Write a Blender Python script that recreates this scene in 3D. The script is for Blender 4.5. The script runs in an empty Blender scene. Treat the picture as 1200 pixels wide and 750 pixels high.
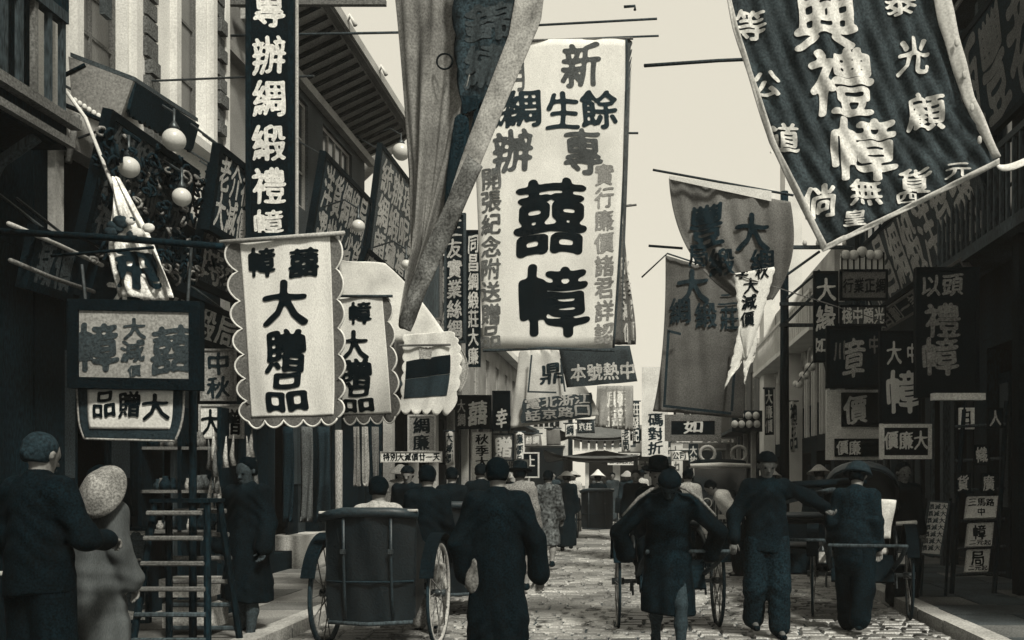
import bpy, math, random
import numpy as np
from mathutils import Vector, Matrix
random.seed(7); rng = np.random.default_rng(7)
R = math.radians
S = bpy.context.scene; COL = S.collection

# ---------------------------------------------------------------- camera, sky, sun, exposure
F0, VX, VY, HC = 1100.0, 745.0, 560.0, 1.5      # focal length in px of a 1200 px wide frame, vanishing point, eye height
cam = bpy.data.cameras.new('camera'); co = bpy.data.objects.new('camera', cam); COL.objects.link(co)
co.location = (0, 0, HC); co.rotation_euler = (R(90), 0, 0)
cam.sensor_width = 36; cam.lens = 36*F0/1200
cam.shift_x = (600-VX)/1200; cam.shift_y = (VY-375)/1200
cam.clip_start = .1; cam.clip_end = 600
S.camera = co
SUN_EL, SUN_AZ = R(50), R(33)                    # behind the camera, to its right
w = bpy.data.worlds.new('World'); S.world = w; w.use_nodes = True
nt = w.node_tree; nt.nodes.clear()
sky = nt.nodes.new('ShaderNodeTexSky'); sky.sky_type = 'NISHITA'; sky.sun_disc = False
sky.sun_elevation = SUN_EL; sky.sun_rotation = R(180)-SUN_AZ
bw = nt.nodes.new('ShaderNodeRGBToBW'); mr = nt.nodes.new('ShaderNodeMapRange')
mr.inputs['From Max'].default_value = 12; mr.inputs['To Min'].default_value = 6.3; mr.inputs['To Max'].default_value = 7.5
vm = nt.nodes.new('ShaderNodeVectorMath'); vm.operation = 'SCALE'; vm.inputs[0].default_value = (1.0, .945, .79)
bg = nt.nodes.new('ShaderNodeBackground'); bg.inputs['Strength'].default_value = .11
ow = nt.nodes.new('ShaderNodeOutputWorld'); L = nt.links.new
L(sky.outputs[0], bw.inputs[0]); L(bw.outputs[0], mr.inputs[0]); L(mr.outputs[0], vm.inputs['Scale'])
L(vm.outputs[0], bg.inputs[0]); L(bg.outputs[0], ow.inputs[0])
sl = bpy.data.lights.new('sun', 'SUN'); so = bpy.data.objects.new('sun', sl); COL.objects.link(so)
sl.energy = 4.8; sl.angle = R(9); sl.color = (1, .955, .83)
sd = Vector((math.sin(SUN_AZ)*math.cos(SUN_EL), -math.cos(SUN_AZ)*math.cos(SUN_EL), math.sin(SUN_EL)))
so.rotation_euler = sd.to_track_quat('Z', 'Y').to_euler(); so.location = sd*40
S.view_settings.view_transform = 'Standard'; S.view_settings.look = 'None'
S.view_settings.exposure = 0.12; S.view_settings.gamma = 1

# ---------------------------------------------------------------- materials
def tone(v):
    t = max(0., min(1., (math.log10(max(v, .004))+2.2)/1.35)); t = t*t*(3-2*t)
    a, b = (.36, 1.06, 1.50), (1.0, 1.0, .97)
    return tuple(v*(a[i]+(b[i]-a[i])*t) for i in range(3))
_m = {}
def M(v, rough=.85, grain=.45, gs=55, patch=.3, ps=1.6, bump=.25, tr=0, spec=.08, stretch=(1, 1, 1), metal=0, key=''):
    k = (v, rough, grain, gs, patch, ps, bump, tr, spec, stretch, metal)
    if k in _m: return _m[k]
    m = bpy.data.materials.new(key or 'surface_%03d' % len(_m)); m.use_nodes = True; _m[k] = m
    n = m.node_tree; l = n.links.new; p = n.nodes['Principled BSDF']
    tc = n.nodes.new('ShaderNodeTexCoord'); mp = n.nodes.new('ShaderNodeMapping'); mp.inputs['Scale'].default_value = stretch
    l(tc.outputs['Object'], mp.inputs[0])
    def noise(sc, det):
        a = n.nodes.new('ShaderNodeTexNoise'); a.inputs['Scale'].default_value = sc; a.inputs['Detail'].default_value = det
        l(mp.outputs[0], a.inputs['Vector']); return a
    g = noise(gs, 2); q = noise(ps, 5)
    def rm(a, amt):
        r_ = n.nodes.new('ShaderNodeMapRange'); r_.inputs['From Min'].default_value = .3; r_.inputs['From Max'].default_value = .7
        r_.inputs['To Min'].default_value = 1-amt; r_.inputs['To Max'].default_value = 1+amt; l(a.outputs[0], r_.inputs[0]); return r_
    mu = n.nodes.new('ShaderNodeMath'); mu.operation = 'MULTIPLY'
    l(rm(g, grain).outputs[0], mu.inputs[0]); l(rm(q, patch).outputs[0], mu.inputs[1])
    vs = n.nodes.new('ShaderNodeVectorMath'); vs.operation = 'SCALE'; vs.inputs[0].default_value = tone(v*.6 if v < .05 else v*.78 if v < .1 else v*.9 if v < .3 else v)
    l(mu.outputs[0], vs.inputs['Scale']); l(vs.outputs[0], p.inputs['Base Color'])
    p.inputs['Roughness'].default_value = rough; spec = min(spec, .04) if (v < .03 and spec < .1) else spec; p.inputs['Specular IOR Level'].default_value = spec; p.inputs['Metallic'].default_value = metal
    if bump:
        b = n.nodes.new('ShaderNodeBump'); b.inputs['Strength'].default_value = bump; b.inputs['Distance'].default_value = .01
        l(g.outputs[0], b.inputs['Height']); l(b.outputs[0], p.inputs['Normal'])
    if tr:
        t = n.nodes.new('ShaderNodeBsdfTranslucent'); l(vs.outputs[0], t.inputs[0]); mx = n.nodes.new('ShaderNodeMixShader'); mx.inputs[0].default_value = tr
        l(p.outputs[0], mx.inputs[1]); l(t.outputs[0], mx.inputs[2]); l(mx.outputs[0], n.nodes['Material Output'].inputs[0])
    return m
BLACK = M(.009, grain=.7, patch=.5, key='black_lacquer'); DARKW = M(.013, grain=.7, patch=.6, key='dark_timber', stretch=(1, 1, .3))
WOOD = M(.05, grain=.6, patch=.5, key='weathered_timber', stretch=(1, 1, .2)); DCLOTH = M(.007, grain=.9, gs=75, patch=.5, ps=4, bump=.08, key='black_cotton')
DCLOTH2 = M(.0095, grain=.95, gs=70, patch=.6, ps=4, bump=.08, key='dark_blue_cotton'); GCLOTH = M(.10, grain=.5, tr=.25, gs=40, key='grey_bunting')
MCLOTH = M(.22, grain=.35, tr=.3, gs=60, key='faded_bunting'); WCLOTH = M(.78, grain=.16, patch=.10, gs=75, tr=.3, bump=.25, stretch=(1.6, 1, .8), key='white_cotton')
CREAM = M(.55, grain=.15, patch=.15, key='cream_cloth'); PLASTER = M(.62, grain=.16, patch=.22, ps=1.1, bump=.4, key='limewashed_plaster')
GPLAST = M(.24, grain=.2, patch=.25, key='grey_render'); STONE = M(.30, grain=.35, patch=.3, key='kerb_stone'); INK = M(.008, grain=.5, patch=.3, bump=0, key='brush_ink')
INKG = M(.10, grain=.5, patch=.4, bump=0, ps=8, key='faded_ink'); PAINT = M(.60, grain=.25, patch=.25, key='white_sign_paint'); GOLD = M(.34, grain=.4, patch=.3, key='gilt_lettering')
SKIN = M(.16, grain=.2, patch=.1, rough=.6, spec=.3, bump=.1, key='skin'); HAIR = M(.006, grain=.8, gs=90, rough=.95, spec=.02, bump=.6, key='hair')
BAMBOO = M(.12, grain=.4, key='bamboo'); METAL = M(.06, grain=.4, rough=.4, spec=.5, metal=.5, key='iron'); GLASSM = M(.03, grain=.2, rough=.12, spec=.7, bump=0, key='window_glass')
GLOBE = M(.66, grain=.08, patch=.06, rough=.3, spec=.5, bump=0, tr=.3, key='milk_glass'); MIDW = M(.12, grain=.45, key='grey_timber')
LINEN = M(.36, grain=.3, patch=.3, tr=.15, key='unbleached_linen'); LEATHER = M(.009, grain=.5, rough=.5, spec=.3, key='hood_canvas')
LIGHTW = M(.33, grain=.3, patch=.3, key='pale_timber')

# ---------------------------------------------------------------- object helpers
ORG = {}
def link(o, parent=None):
    COL.objects.link(o)
    if parent is not None: o.parent = parent
    return o
def tag(o, label=None, cat=None, group=None, kind=None):
    if label: o['label'] = label
    if cat: o['category'] = cat
    if group: o['group'] = group
    if kind: o['kind'] = kind
    return o
def thing(name, label, cat, loc=(0, 0, 0), group=None, rz=0):
    o = bpy.data.objects.new(name, None); o.empty_display_size = .2; o.location = loc; o.rotation_euler = (0, 0, rz)
    ORG[o.name] = np.array(loc, float); link(o); return tag(o, label, cat, group)
def copy_tree(o, parent=None):
    c = o.copy(); COL.objects.link(c); c.parent = parent; ORG[c.name] = ORG.get(o.name, np.zeros(3))
    for ch in list(o.children):
        copy_tree(ch, c)
    return c
class MB:
    def __init__(s): s.v = []; s.f = []; s.n = 0
    def add(s, v, f):
        v = np.asarray(v, float); s.v.append(v); s.f += [tuple(int(i)+s.n for i in q) for q in f]; s.n += len(v); return s
    def box(s, a, b):
        x0, y0, z0 = np.minimum(a, b); x1, y1, z1 = np.maximum(a, b)
        v = [(x0, y0, z0), (x1, y0, z0), (x1, y1, z0), (x0, y1, z0), (x0, y0, z1), (x1, y0, z1), (x1, y1, z1), (x0, y1, z1)]
        return s.add(v, [(3, 2, 1, 0), (4, 5, 6, 7), (0, 1, 5, 4), (1, 2, 6, 5), (2, 3, 7, 6), (3, 0, 4, 7)])
    def tube(s, pts, r, n=8, caps=True, sq=(1, 1)):
        pts = np.asarray(pts, float); k = len(pts); rr = np.broadcast_to(np.asarray(r, float), (k,))
        T = np.gradient(pts, axis=0); T /= np.linalg.norm(T, axis=1)[:, None]+1e-9
        up = np.array((0, 0, 1.)) if abs(T[0][2]) < .9 else np.array((0, 1., 0)); V = []
        for i in range(k):
            a = np.cross(up, T[i]); a /= np.linalg.norm(a)+1e-9; b = np.cross(T[i], a); up = b
            for j in range(n):
                t = 2*math.pi*(j+.5)/n; V.append(pts[i]+rr[i]*(math.cos(t)*a*sq[0]+math.sin(t)*b*sq[1]))
        f = [(i*n+j, i*n+(j+1) % n, (i+1)*n+(j+1) % n, (i+1)*n+j) for i in range(k-1) for j in range(n)]
        if caps: f += [tuple(range(n-1, -1, -1)), tuple((k-1)*n+j for j in range(n))]
        return s.add(V, f)
    def lathe(s, prof, c=(0, 0, 0), n=20, sx=1, sy=1):
        V = [(c[0]+r*math.cos(2*math.pi*j/n)*sx, c[1]+r*math.sin(2*math.pi*j/n)*sy, c[2]+z) for r, z in prof for j in range(n)]
        return s.add(V, [(i*n+j, i*n+(j+1) % n, (i+1)*n+(j+1) % n, (i+1)*n+j) for i in range(len(prof)-1) for j in range(n)])
    def ball(s, c, r, n=12, m=8, sc=(1, 1, 1)):
        pr = [(max(1e-4, r*math.sin(math.pi*i/m)), -r*math.cos(math.pi*i/m)*sc[2]) for i in range(m+1)]
        return s.lathe(pr, c, n, sc[0], sc[1])
    def ring(s, c, Rr, r, axis='x', n=28, m=6, a0=0, a1=2*math.pi, sq=(1, 1)):
        full = abs(a1-a0-2*math.pi) < 1e-6; V = []; k = n if full else n+1
        for i in range(k):
            t = a0+(a1-a0)*i/n
            for j in range(m):
                p = 2*math.pi*j/m; q = Rr+r*math.cos(p)*sq[0]; h = r*math.sin(p)*sq[1]
                y, z = q*math.cos(t), q*math.sin(t); V.append((c[0]+h, c[1]+y, c[2]+z) if axis == 'x' else (c[0]+y, c[1]+h, c[2]+z) if axis == 'y' else (c[0]+y, c[1]+z, c[2]+h))
        f = [(i*m+j, ((i+1) % k)*m+j, ((i+1) % k)*m+(j+1) % m, i*m+(j+1) % m) for i in range(n) for j in range(m)]
        return s.add(V, f)
    def build(s, name, mat, parent=None, world=True, smooth=False, xf=None, label=None):
        V = np.vstack(s.v) if s.v else np.zeros((0, 3))
        if xf is not None: V = xf(V)
        o0 = ORG.get(parent.name, np.zeros(3)) if parent is not None else np.zeros(3)
        if parent is None and world and len(V):
            o0 = np.array(((V[:, 0].min()+V[:, 0].max())/2, (V[:, 1].min()+V[:, 1].max())/2, V[:, 2].min()))
        if world: V = V-o0
        me = bpy.data.meshes.new(name); me.from_pydata(V.tolist(), [], s.f); me.materials.append(mat)
        if smooth: me.shade_smooth()
        me.update(); o = bpy.data.objects.new(name, me); link(o, parent)
        if parent is None: o.location = o0 if world else (0, 0, 0)
        ORG[o.name] = o0 if world else np.zeros(3)
        if label: o['label'] = label
        return o
def P(px, py, d): return np.array(((px-VX)*d/F0, d, HC-(py-VY)*d/F0))
def proj(p): return np.stack([VX+p[:, 0]*F0/p[:, 1], VY-(p[:, 2]-HC)*F0/p[:, 1]], 1)
def fix(mb, *a, **k): return mb.build(*a, **k)
def quadwall(mb, axis, c, a0, a1, z0, z1, th, openings):
    """wall slab at x=c (axis 'x', running in y) or y=c, with rectangular openings [(a0,a1,z0,z1)]"""
    A = sorted({a0, a1, *[o[0] for o in openings], *[o[1] for o in openings]}); Z = sorted({z0, z1, *[o[2] for o in openings], *[o[3] for o in openings]})
    A = [a for a in A if a0 <= a <= a1]; Z = [z for z in Z if z0 <= z <= z1]
    for i in range(len(A)-1):
        run = None
        for j in range(len(Z)-1):
            ca, cz = (A[i]+A[i+1])/2, (Z[j]+Z[j+1])/2
            op = any(o[0] < ca < o[1] and o[2] < cz < o[3] for o in openings)
            if not op and run is None: run = Z[j]
            if run is not None and (op or j == len(Z)-2):
                e = Z[j] if op else Z[j+1]
                if axis == 'x': mb.box((c, A[i], run), (c+th, A[i+1], e))
                else: mb.box((A[i], c, run), (A[i+1], c+th, e))
                run = None

# ---------------------------------------------------------------- brush lettering
_raw = {}; _gl = {}
def raw(ch):
    if ch not in _raw:
        c = bpy.data.curves.new('t', 'FONT'); c.body = ch; c.resolution_u = 2
        o = bpy.data.objects.new('t', c); COL.objects.link(o)
        me = bpy.data.meshes.new_from_object(o.evaluated_get(bpy.context.evaluated_depsgraph_get()))
        bpy.data.objects.remove(o); V = np.array([v.co[:2] for v in me.vertices]) if len(me.vertices) else np.zeros((3, 2))
        me.calc_loop_triangles(); T = np.array([t.vertices[:] for t in me.loop_triangles]) if len(me.loop_triangles) else np.zeros((0, 3), int)
        bpy.data.meshes.remove(me); bpy.data.curves.remove(c)
        lo, hi = V.min(0), V.max(0); V = (V-(lo+hi)/2)/max(hi-lo); _raw[ch] = (V, T)
    return _raw[ch]
def glyph(ch, N, bold):
    k = (ch, N, bold)
    if k in _gl: return _gl[k]
    V, T = raw(ch); n2 = N*2; m = .62
    g = (np.arange(n2)+.5)/n2*2*m-m; X, Y = np.meshgrid(g, g, indexing='ij'); C = np.zeros((n2, n2), bool)
    for t in T:
        a, b, c = V[t]; lo = np.minimum(np.minimum(a, b), c); hi = np.maximum(np.maximum(a, b), c)
        i0, i1 = np.searchsorted(g, lo[0]), np.searchsorted(g, hi[0]); j0, j1 = np.searchsorted(g, lo[1]), np.searchsorted(g, hi[1])
        if i0 >= i1 or j0 >= j1: continue
        x, y = X[i0:i1, j0:j1], Y[i0:i1, j0:j1]
        e = [(q[0]-p[0])*(y-p[1])-(q[1]-p[1])*(x-p[0]) for p, q in ((a, b), (b, c), (c, a))]
        C[i0:i1, j0:j1] |= ((e[0] >= 0) & (e[1] >= 0) & (e[2] >= 0)) | ((e[0] <= 0) & (e[1] <= 0) & (e[2] <= 0))
    D = C.astype(float)
    def blur(D, s, ax):
        r = int(3*s)+1; kx = np.exp(-.5*(np.arange(-r, r+1)/s)**2); kx /= kx.sum()
        return np.apply_along_axis(lambda q: np.convolve(q, kx, 'same'), ax, D)
    px = n2/(2*m); D = blur(blur(D, .030*px*bold, 0), .017*px*bold, 1)
    G = D[::2, ::2]; gx = g[::2]; iso = .20 + .05*np.sin(9*X[::2, ::2]+5*Y[::2, ::2]+ord(ch) % 7); G = G-iso
    vid = {}; VV = []; FF = []
    def vtx(key, p):
        if key not in vid: vid[key] = len(VV); VV.append(p)
        return vid[key]
    Ins = G > 0; cells = np.argwhere(Ins[:-1, :-1] | Ins[1:, :-1] | Ins[:-1, 1:] | Ins[1:, 1:])
    for i, j in cells:
        cs = [(i, j), (i+1, j), (i+1, j+1), (i, j+1)]; poly = []
        for q in range(4):
            A, B = cs[q], cs[(q+1) % 4]; a, b = G[A], G[B]
            if a > 0: poly.append(vtx(A, (gx[A[0]], gx[A[1]])))
            if (a > 0) != (b > 0):
                t = a/(a-b); K = (A, B) if A < B else (B, A)
                poly.append(vtx(K, (gx[A[0]]+(gx[B[0]]-gx[A[0]])*t, gx[A[1]]+(gx[B[1]]-gx[A[1]])*t)))
        if len(poly) > 2: FF.append(tuple(poly))
    VV = np.array(VV) if VV else np.zeros((0, 2))
    if len(VV):                                   # hand-brushed slant and swing
        x, y = VV[:, 0].copy(), VV[:, 1].copy(); s = ord(ch) % 11
        VV[:, 0] = x+.02*np.sin(5*y+s); VV[:, 1] = y+.07*x+.02*np.sin(6*x+s)
    _gl[k] = (VV, FF); return _gl[k]

# ---------------------------------------------------------------- surfaces (cloth and boards)
class Surf:
    def __init__(s, f, base=None): s.f = f; s.base = base or s
    def __call__(s, u, v): return s.f(np.asarray(u, float), np.asarray(v, float))
    def nrm(s, u, v):
        e = 1e-3; a = s(u+e, v)-s(u-e, v); b = s(u, v+e)-s(u, v-e); n = np.cross(b, a); return n/(np.linalg.norm(n, axis=-1)[..., None]+1e-12)
    def inv(s, X, Y):
        u = np.full(len(X), .5); v = u.copy(); e = 1e-3
        for _ in range(14):
            b = s.base; p = proj(b(u, v)); pu = (proj(b(u+e, v))-p)/e; pv = (proj(b(u, v+e))-p)/e
            rx, ry = X-p[:, 0], Y-p[:, 1]; det = pu[:, 0]*pv[:, 1]-pv[:, 0]*pu[:, 1]; det = np.where(abs(det) < 1e-6, 1e-6, det)
            u = np.clip(u+np.clip((rx*pv[:, 1]-ry*pv[:, 0])/det, -.4, .4), -.3, 1.3); v = np.clip(v+np.clip((pu[:, 0]*ry-pu[:, 1]*rx)/det, -.4, .4), -.3, 1.3)
        return u, v
def poly(pts, v):
    pts = np.array([p if len(p) == 3 else (p[0], p[1], 0) for p in pts], float)
    t = np.r_[0, np.cumsum(np.hypot(*np.diff(pts[:, :2], axis=0).T))]; t /= t[-1]
    return np.stack([np.interp(v, t, pts[:, k]) for k in range(3)], -1)
def cloth_surf(Lp, Rp, d, amp=.02, ku=2.5, kv=1.2, ph=0., dd=0., smooth=True, fold=0., fk=9, fdir=0.):
    """Lp, Rp: left and right outline polylines (picture coordinates at distance d (+ own offset)), hanging cloth between them"""
    def crv(pts, v):
        if len(pts) == 3 and smooth:
            a, b, c = [np.array(p if len(p) == 3 else (p[0], p[1], 0), float) for p in pts]; v = v[..., None]
            m = 2*b-(a+c)/2; return (1-v)**2*a+2*v*(1-v)*m+v*v*c
        return poly(pts, v)
    def f(u, v, flat=False):
        l, r = crv(Lp, v), crv(Rp, v); q = l+(r-l)*u[..., None]
        D = d+q[..., 2]+dd*u
        x = (q[..., 0]-VX)*D/F0; z = HC-(q[..., 1]-VY)*D/F0
        wv = amp*(np.sin(2*math.pi*(ku*u+.35*v)+ph)*(.35+.65*v)+.5*np.sin(2*math.pi*(kv*v+.6*u)+ph*1.7))
        wv = wv+fold*(np.sin(2*math.pi*fk*(u+fdir*v)+.8*np.sin(5*v+ph))*.6+.4*np.sin(2*math.pi*fk*1.7*(u-.1*v)+2*np.sin(3*v+ph)))
        return np.stack([x, D+(0 if flat else wv), z], -1)
    return Surf(f, Surf(lambda u, v: f(u, v, True)))
def plane_surf(A, B, C):
    A, B, C = map(np.array, (A, B, C)); return Surf(lambda u, v: A+(B-A)*u[..., None]+(C-A)*v[..., None])
def sheet(sf, nu, nv, th, u0=0., u1=1., v0=0., v1=1., off=0., scal=None):
    """closed thin solid over part of a surface. scal=(side, count, amount) list of scalloped edges: 'l','r','b','t'"""
    u, v = np.meshgrid(np.linspace(0, 1, nu+1), np.linspace(0, 1, nv+1), indexing='ij')
    a = {'l': np.zeros_like(u), 'r': np.zeros_like(u), 't': np.zeros_like(u), 'b': np.zeros_like(u)}
    for sd_, c, am in (scal or []):
        t = v if sd_ in 'lr' else u; a[sd_] = am*np.abs(np.sin(math.pi*c*t))**.7
    U = (u0-a['l'])+(u1-u0+a['r']+a['l'])*u; W = (v0-a['t'])+(v1-v0+a['b']+a['t'])*v
    p = sf(U, W); n = sf.nrm(U, W); Fp = p+n*(off+th/2); Bp = p+n*(off-th/2); k = (nu+1)*(nv+1); idx = np.arange(k).reshape(nu+1, nv+1)
    f = []
    for i in range(nu):
        for j in range(nv):
            q = (idx[i, j], idx[i, j+1], idx[i+1, j+1], idx[i+1, j]); f.append(q); f.append(tuple(x+k for x in q[::-1]))
    bd = [idx[i, 0] for i in range(nu+1)]+[idx[nu, j] for j in range(1, nv+1)]+[idx[i, nv] for i in range(nu-1, -1, -1)]+[idx[0, j] for j in range(nv-1, 0, -1)]
    for i in range(len(bd)): f.append((bd[i], bd[(i+1) % len(bd)], bd[(i+1) % len(bd)]+k, bd[i]+k))
    m = MB(); m.add(np.vstack([Fp.reshape(-1, 3), Bp.reshape(-1, 3)]), f); m.edge = (U, W); return m
def lettering(sf, texts, off, parent, mat, name='lettering', bold=1.):
    """texts: (char, cx, cy, w, h) in picture coordinates, or ('uv', char, u, v, du, dv) on the surface"""
    mb = MB()
    for t in texts:
        uv = t[0] == 'uv'; ch, cx, cy, gw, gh = t[1:] if uv else t
        big = 40 if uv else max(gw, gh); N = 54 if big > 48 else 40 if big > 26 else 28 if big > 14 else 20
        V, Fc = glyph(ch, N, bold)
        if not len(V): continue
        if uv: u, v = cx+V[:, 0]*gw, cy-V[:, 1]*gh
        else: u, v = sf.inv(cx+V[:, 0]*gw, cy-V[:, 1]*gh)
        mb.add(sf(u, v)+(sf.nrm(u, v) if uv else sf.base.nrm(u, v))*off, Fc)
    if mb.n: return mb.build(name, mat, parent)
def col(s, cx, y0, y1, w, dx=0.):
    n = len(s); h = (y1-y0)/n; return [(c, cx+dx*i, y0+h*(i+.5), w, h*.92) for i, c in enumerate(s) if c != ' ']
def row(s, x0, x1, cy, h, dy=0.):
    n = len(s); w_ = (x1-x0)/n; return [(c, x0+w_*(i+.5), cy+dy*i, w_*.92, h) for i, c in enumerate(s) if c != ' ']
def edge_tube(sf, us, vs, r, name, mat, parent, off=0., n=5):
    us, vs = np.asarray(us, float), np.asarray(vs, float); p = sf(us, vs)+sf.nrm(us, vs)*off; return MB().tube(p, r, n).build(name, mat, parent, smooth=True)
def banner(name, label, cat, sf, cmat, nu=16, nv=24, th=.006, texts=(), scal=None, trim=None, trim_r=.01, panels=(), group=None, pole=None, bold=1.):
    """cloth banner thing: cloth + panels (sewn sheets) + lettering + trim cord + pole"""
    c0 = sf(np.array([.5]), np.array([1.]))[0]; t = thing(name, label, cat, tuple(c0), group)
    m = sheet(sf, nu, nv, th, scal=scal); m.build('cloth', cmat, t, smooth=True)
    top = .003
    for (u0, u1, v0, v1, pm, pn) in panels:
        sheet(sf, nu, nv, .004, u0, u1, v0, v1, off=top+.006).build(pn, pm, t, smooth=True); top += .0
    for tx in texts:
        lettering(sf, tx[0], tx[2] if len(tx) > 2 else (.02 if panels else .010), t, tx[1], bold=bold)
    if trim:
        U, W = m.edge
        for sd_ in trim[1]:
            if sd_ == 'l': us, vs = U[0], W[0]
            elif sd_ == 'r': us, vs = U[-1], W[-1]
            elif sd_ == 'b': us, vs = U[:, -1], W[:, -1]
            else: us, vs = U[:, 0], W[:, 0]
            edge_tube(sf, us, vs, trim_r, 'hem', trim[0], t)
    if pole:
        MB().tube([P(*q) for q in pole[0]], pole[1], 8).build('pole', pole[2], t, smooth=True)
    return t
def board(name, label, cat, sf, pm, fm, fw=.05, th=.04, texts=(), group=None, bold=1., hang=None, wu=None, hv=None):
    """rigid signboard with a raised frame"""
    c0 = sf(np.array([.5]), np.array([1.]))[0]; t = thing(name, label, cat, tuple(c0), group)
    W_ = np.linalg.norm(sf(np.array([1.]), np.array([0.]))-sf(np.array([0.]), np.array([0.]))); H_ = np.linalg.norm(sf(np.array([0.]), np.array([1.]))-sf(np.array([0.]), np.array([0.])))
    a, b = fw/W_, fw/H_
    sheet(sf, 1, 1, th, a, 1-a, b, 1-b).build('panel', pm, t)
    if fw > 0:
        for (u0, u1, v0, v1) in ((0, 1, 0, b), (0, 1, 1-b, 1), (0, a, b, 1-b), (1-a, 1, b, 1-b)):
            sheet(sf, 1, 1, th+.03, u0, u1, v0, v1).build('frame', fm, t)
    for tx in texts: lettering(sf, tx[0], th/2+.006, t, tx[1], bold=bold)
    for q in hang or []: MB().tube(q, .012, 6).build('bracket', METAL, t)
    return t
def rect(x0, y0, x1, y1, d, skew=0., yaw=0.):
    return plane_surf(P(x0, y0, d), P(x1, y0+skew, d+yaw), P(x0, y1, d))
def rect4(tl, tr, bl, d): return plane_surf(P(*tl, d), P(*tr, d), P(*bl, d))

# ================================================================ THE GROUND
g = MB(); g.box((-60, -15, -.5), (60, 180, 0)); g.build('ground', M(.10, key='packed_earth'), None); tag(bpy.data.objects['ground'], kind='structure')
g = MB(); g.add([(-3.2, -10, .004), (2.95, -10, .004), (2.95, 70, .004), (-3.2, 70, .004)], [(0, 1, 2, 3)]); g.build('road', M(.06, grain=.5, patch=.5, key='road_joint_grit'))
road = bpy.data.objects['road']; tag(road, kind='structure'); ORG['road'] = np.array(road.location)
SETT = [M(v*.95, rough=.42, spec=.5, grain=.45, gs=45, patch=.7, ps=.8, bump=.35, key='road_sett_%d' % i) for i, v in enumerate((.13, .18, .24, .31))]
def sett(mb, x, y, w_, l_, h):
    a = .018; j = [random.uniform(-.006, .006) for _ in range(8)]; hz = [h+random.uniform(-.006, .006) for _ in range(4)]
    b = [(x+j[0], y+j[1]), (x+w_+j[2], y+j[3]), (x+w_+j[4], y+l_+j[5]), (x+j[6], y+l_+j[7])]
    cx, cy = x+w_/2, y+l_/2
    tp = [(p[0]+(cx-p[0])*a/w_*2, p[1]+(cy-p[1])*a/l_*2) for p in b]
    V = [(p[0], p[1], .0) for p in b]+[(p[0], p[1], z) for p, z in zip(tp, hz)]
    mb.add(V, [(4, 5, 6, 7), (0, 1, 5, 4), (1, 2, 6, 5), (2, 3, 7, 6), (3, 0, 4, 7)])
rest = [MB() for _ in SETT]; near = 0; y = 5.6; rowi = 0; shared = []
while y < 34:
    l_ = .16 if y < 20 else .30; x = -3.18-random.uniform(0, .12)
    while x < 2.93:
        w_ = random.uniform(.20, .30)*(1 if y < 20 else 1.7); xa, xb = max(x, -3.19), min(x+w_, 2.94)
        if xb-xa > .05:
            mi = random.choice((0, 1, 1, 2, 2, 3)); hh = random.uniform(.022, .030)
            if near < 300 and y > 8.4 and -3.0 < x < 2.4:
                m_ = MB(); sett(m_, xa+.008, y+.006, xb-xa-.014, l_-.012, hh); m_.build('paving_sett', SETT[mi], road); near += 1
            else: sett(rest[mi], xa+.008, y+.006, xb-xa-.014, l_-.012, hh)
        x += w_
    y += l_
for i, m_ in enumerate(rest): tag(m_.build('paving_setts', SETT[i], road), kind='stuff')
SLAB = [M(v*.75, rough=.8, grain=.35, patch=.4, bump=.4, key='flagstone_%d' % i) for i, v in enumerate((.16, .22, .28))]
SLABR = [M(v, rough=.8, grain=.5, patch=.5, bump=.4, key='shaded_flagstone_%d' % i) for i, v in enumerate((.05, .07, .10))]  # right-hand flagstones: shade of that side put into a darker colour
for side, xa, xb in (('left', -5.4, -3.2), ('right', 2.95, 5.4)):
    p_ = MB(); p_.box((xa-(4 if side == 'left' else 0), -8, 0), (xb+(4 if side == 'right' else 0), 70, .10)); pav = p_.build('pavement', M(.05, key='pavement_bed')); tag(pav, kind='structure')
    ORG[pav.name] = np.array(pav.location)
    k0 = xb if side == 'left' else xa; sg = -1 if side == 'left' else 1; yy = 6.0
    while yy < 40:
        ll = random.uniform(.8, 1.1)
        MB().box((k0, yy, .0), (k0+sg*.22, yy+ll-.015, .135+random.uniform(-.004, .004))).build('kerb_stone', STONE, pav)
        yy += ll
    yy = 6.0
    while yy < 22:
        ll = random.uniform(.55, .75); xx = k0+sg*.235; 
        while abs(xx-k0) < 2.1:
            ww = random.uniform(.5, .8)
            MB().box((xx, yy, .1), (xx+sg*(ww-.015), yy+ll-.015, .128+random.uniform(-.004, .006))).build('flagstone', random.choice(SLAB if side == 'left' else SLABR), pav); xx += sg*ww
        yy += ll

# ================================================================ BUILDINGS
def window(par, side, X, y0, y1, z0, z1, fm, nx=2, nz=3, back=.12, fr=.06, gm=None, lit=False):
    """frame + glazing bars as the window, each pane a sub-part; X = street face of the wall"""
    xb = X-side*(-1)*0+side*back; m = MB(); a, b = sorted((xb, xb+side*.06))
    for q in ((y0, y0+fr, z0, z1), (y1-fr, y1, z0, z1), (y0+fr, y1-fr, z0, z0+fr), (y0+fr, y1-fr, z1-fr, z1)): m.box((a, q[0], q[2]), (b, q[1], q[3]))
    wy, wz = (y1-y0-2*fr)/nx, (z1-z0-2*fr)/nz
    for i in range(1, nx): m.box((a+.004, y0+fr+wy*i-.018, z0+fr), (b-.004, y0+fr+wy*i+.018, z1-fr))
    for j in range(1, nz): m.box((a+.008, y0+fr, z0+fr+wz*j-.016), (b-.008, y1-fr, z0+fr+wz*j+.016))
    wn = m.build('window', fm, par)
    for i in range(nx):
        for j in range(nz):
            MB().box(((a+b)/2-.004, y0+fr+wy*i+.018, z0+fr+wz*j+.016), ((a+b)/2+.004, y0+fr+wy*(i+1)-.018, z0+fr+wz*(j+1)-.016)).build('pane', gm or GLASSM, wn)
    return wn
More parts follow.
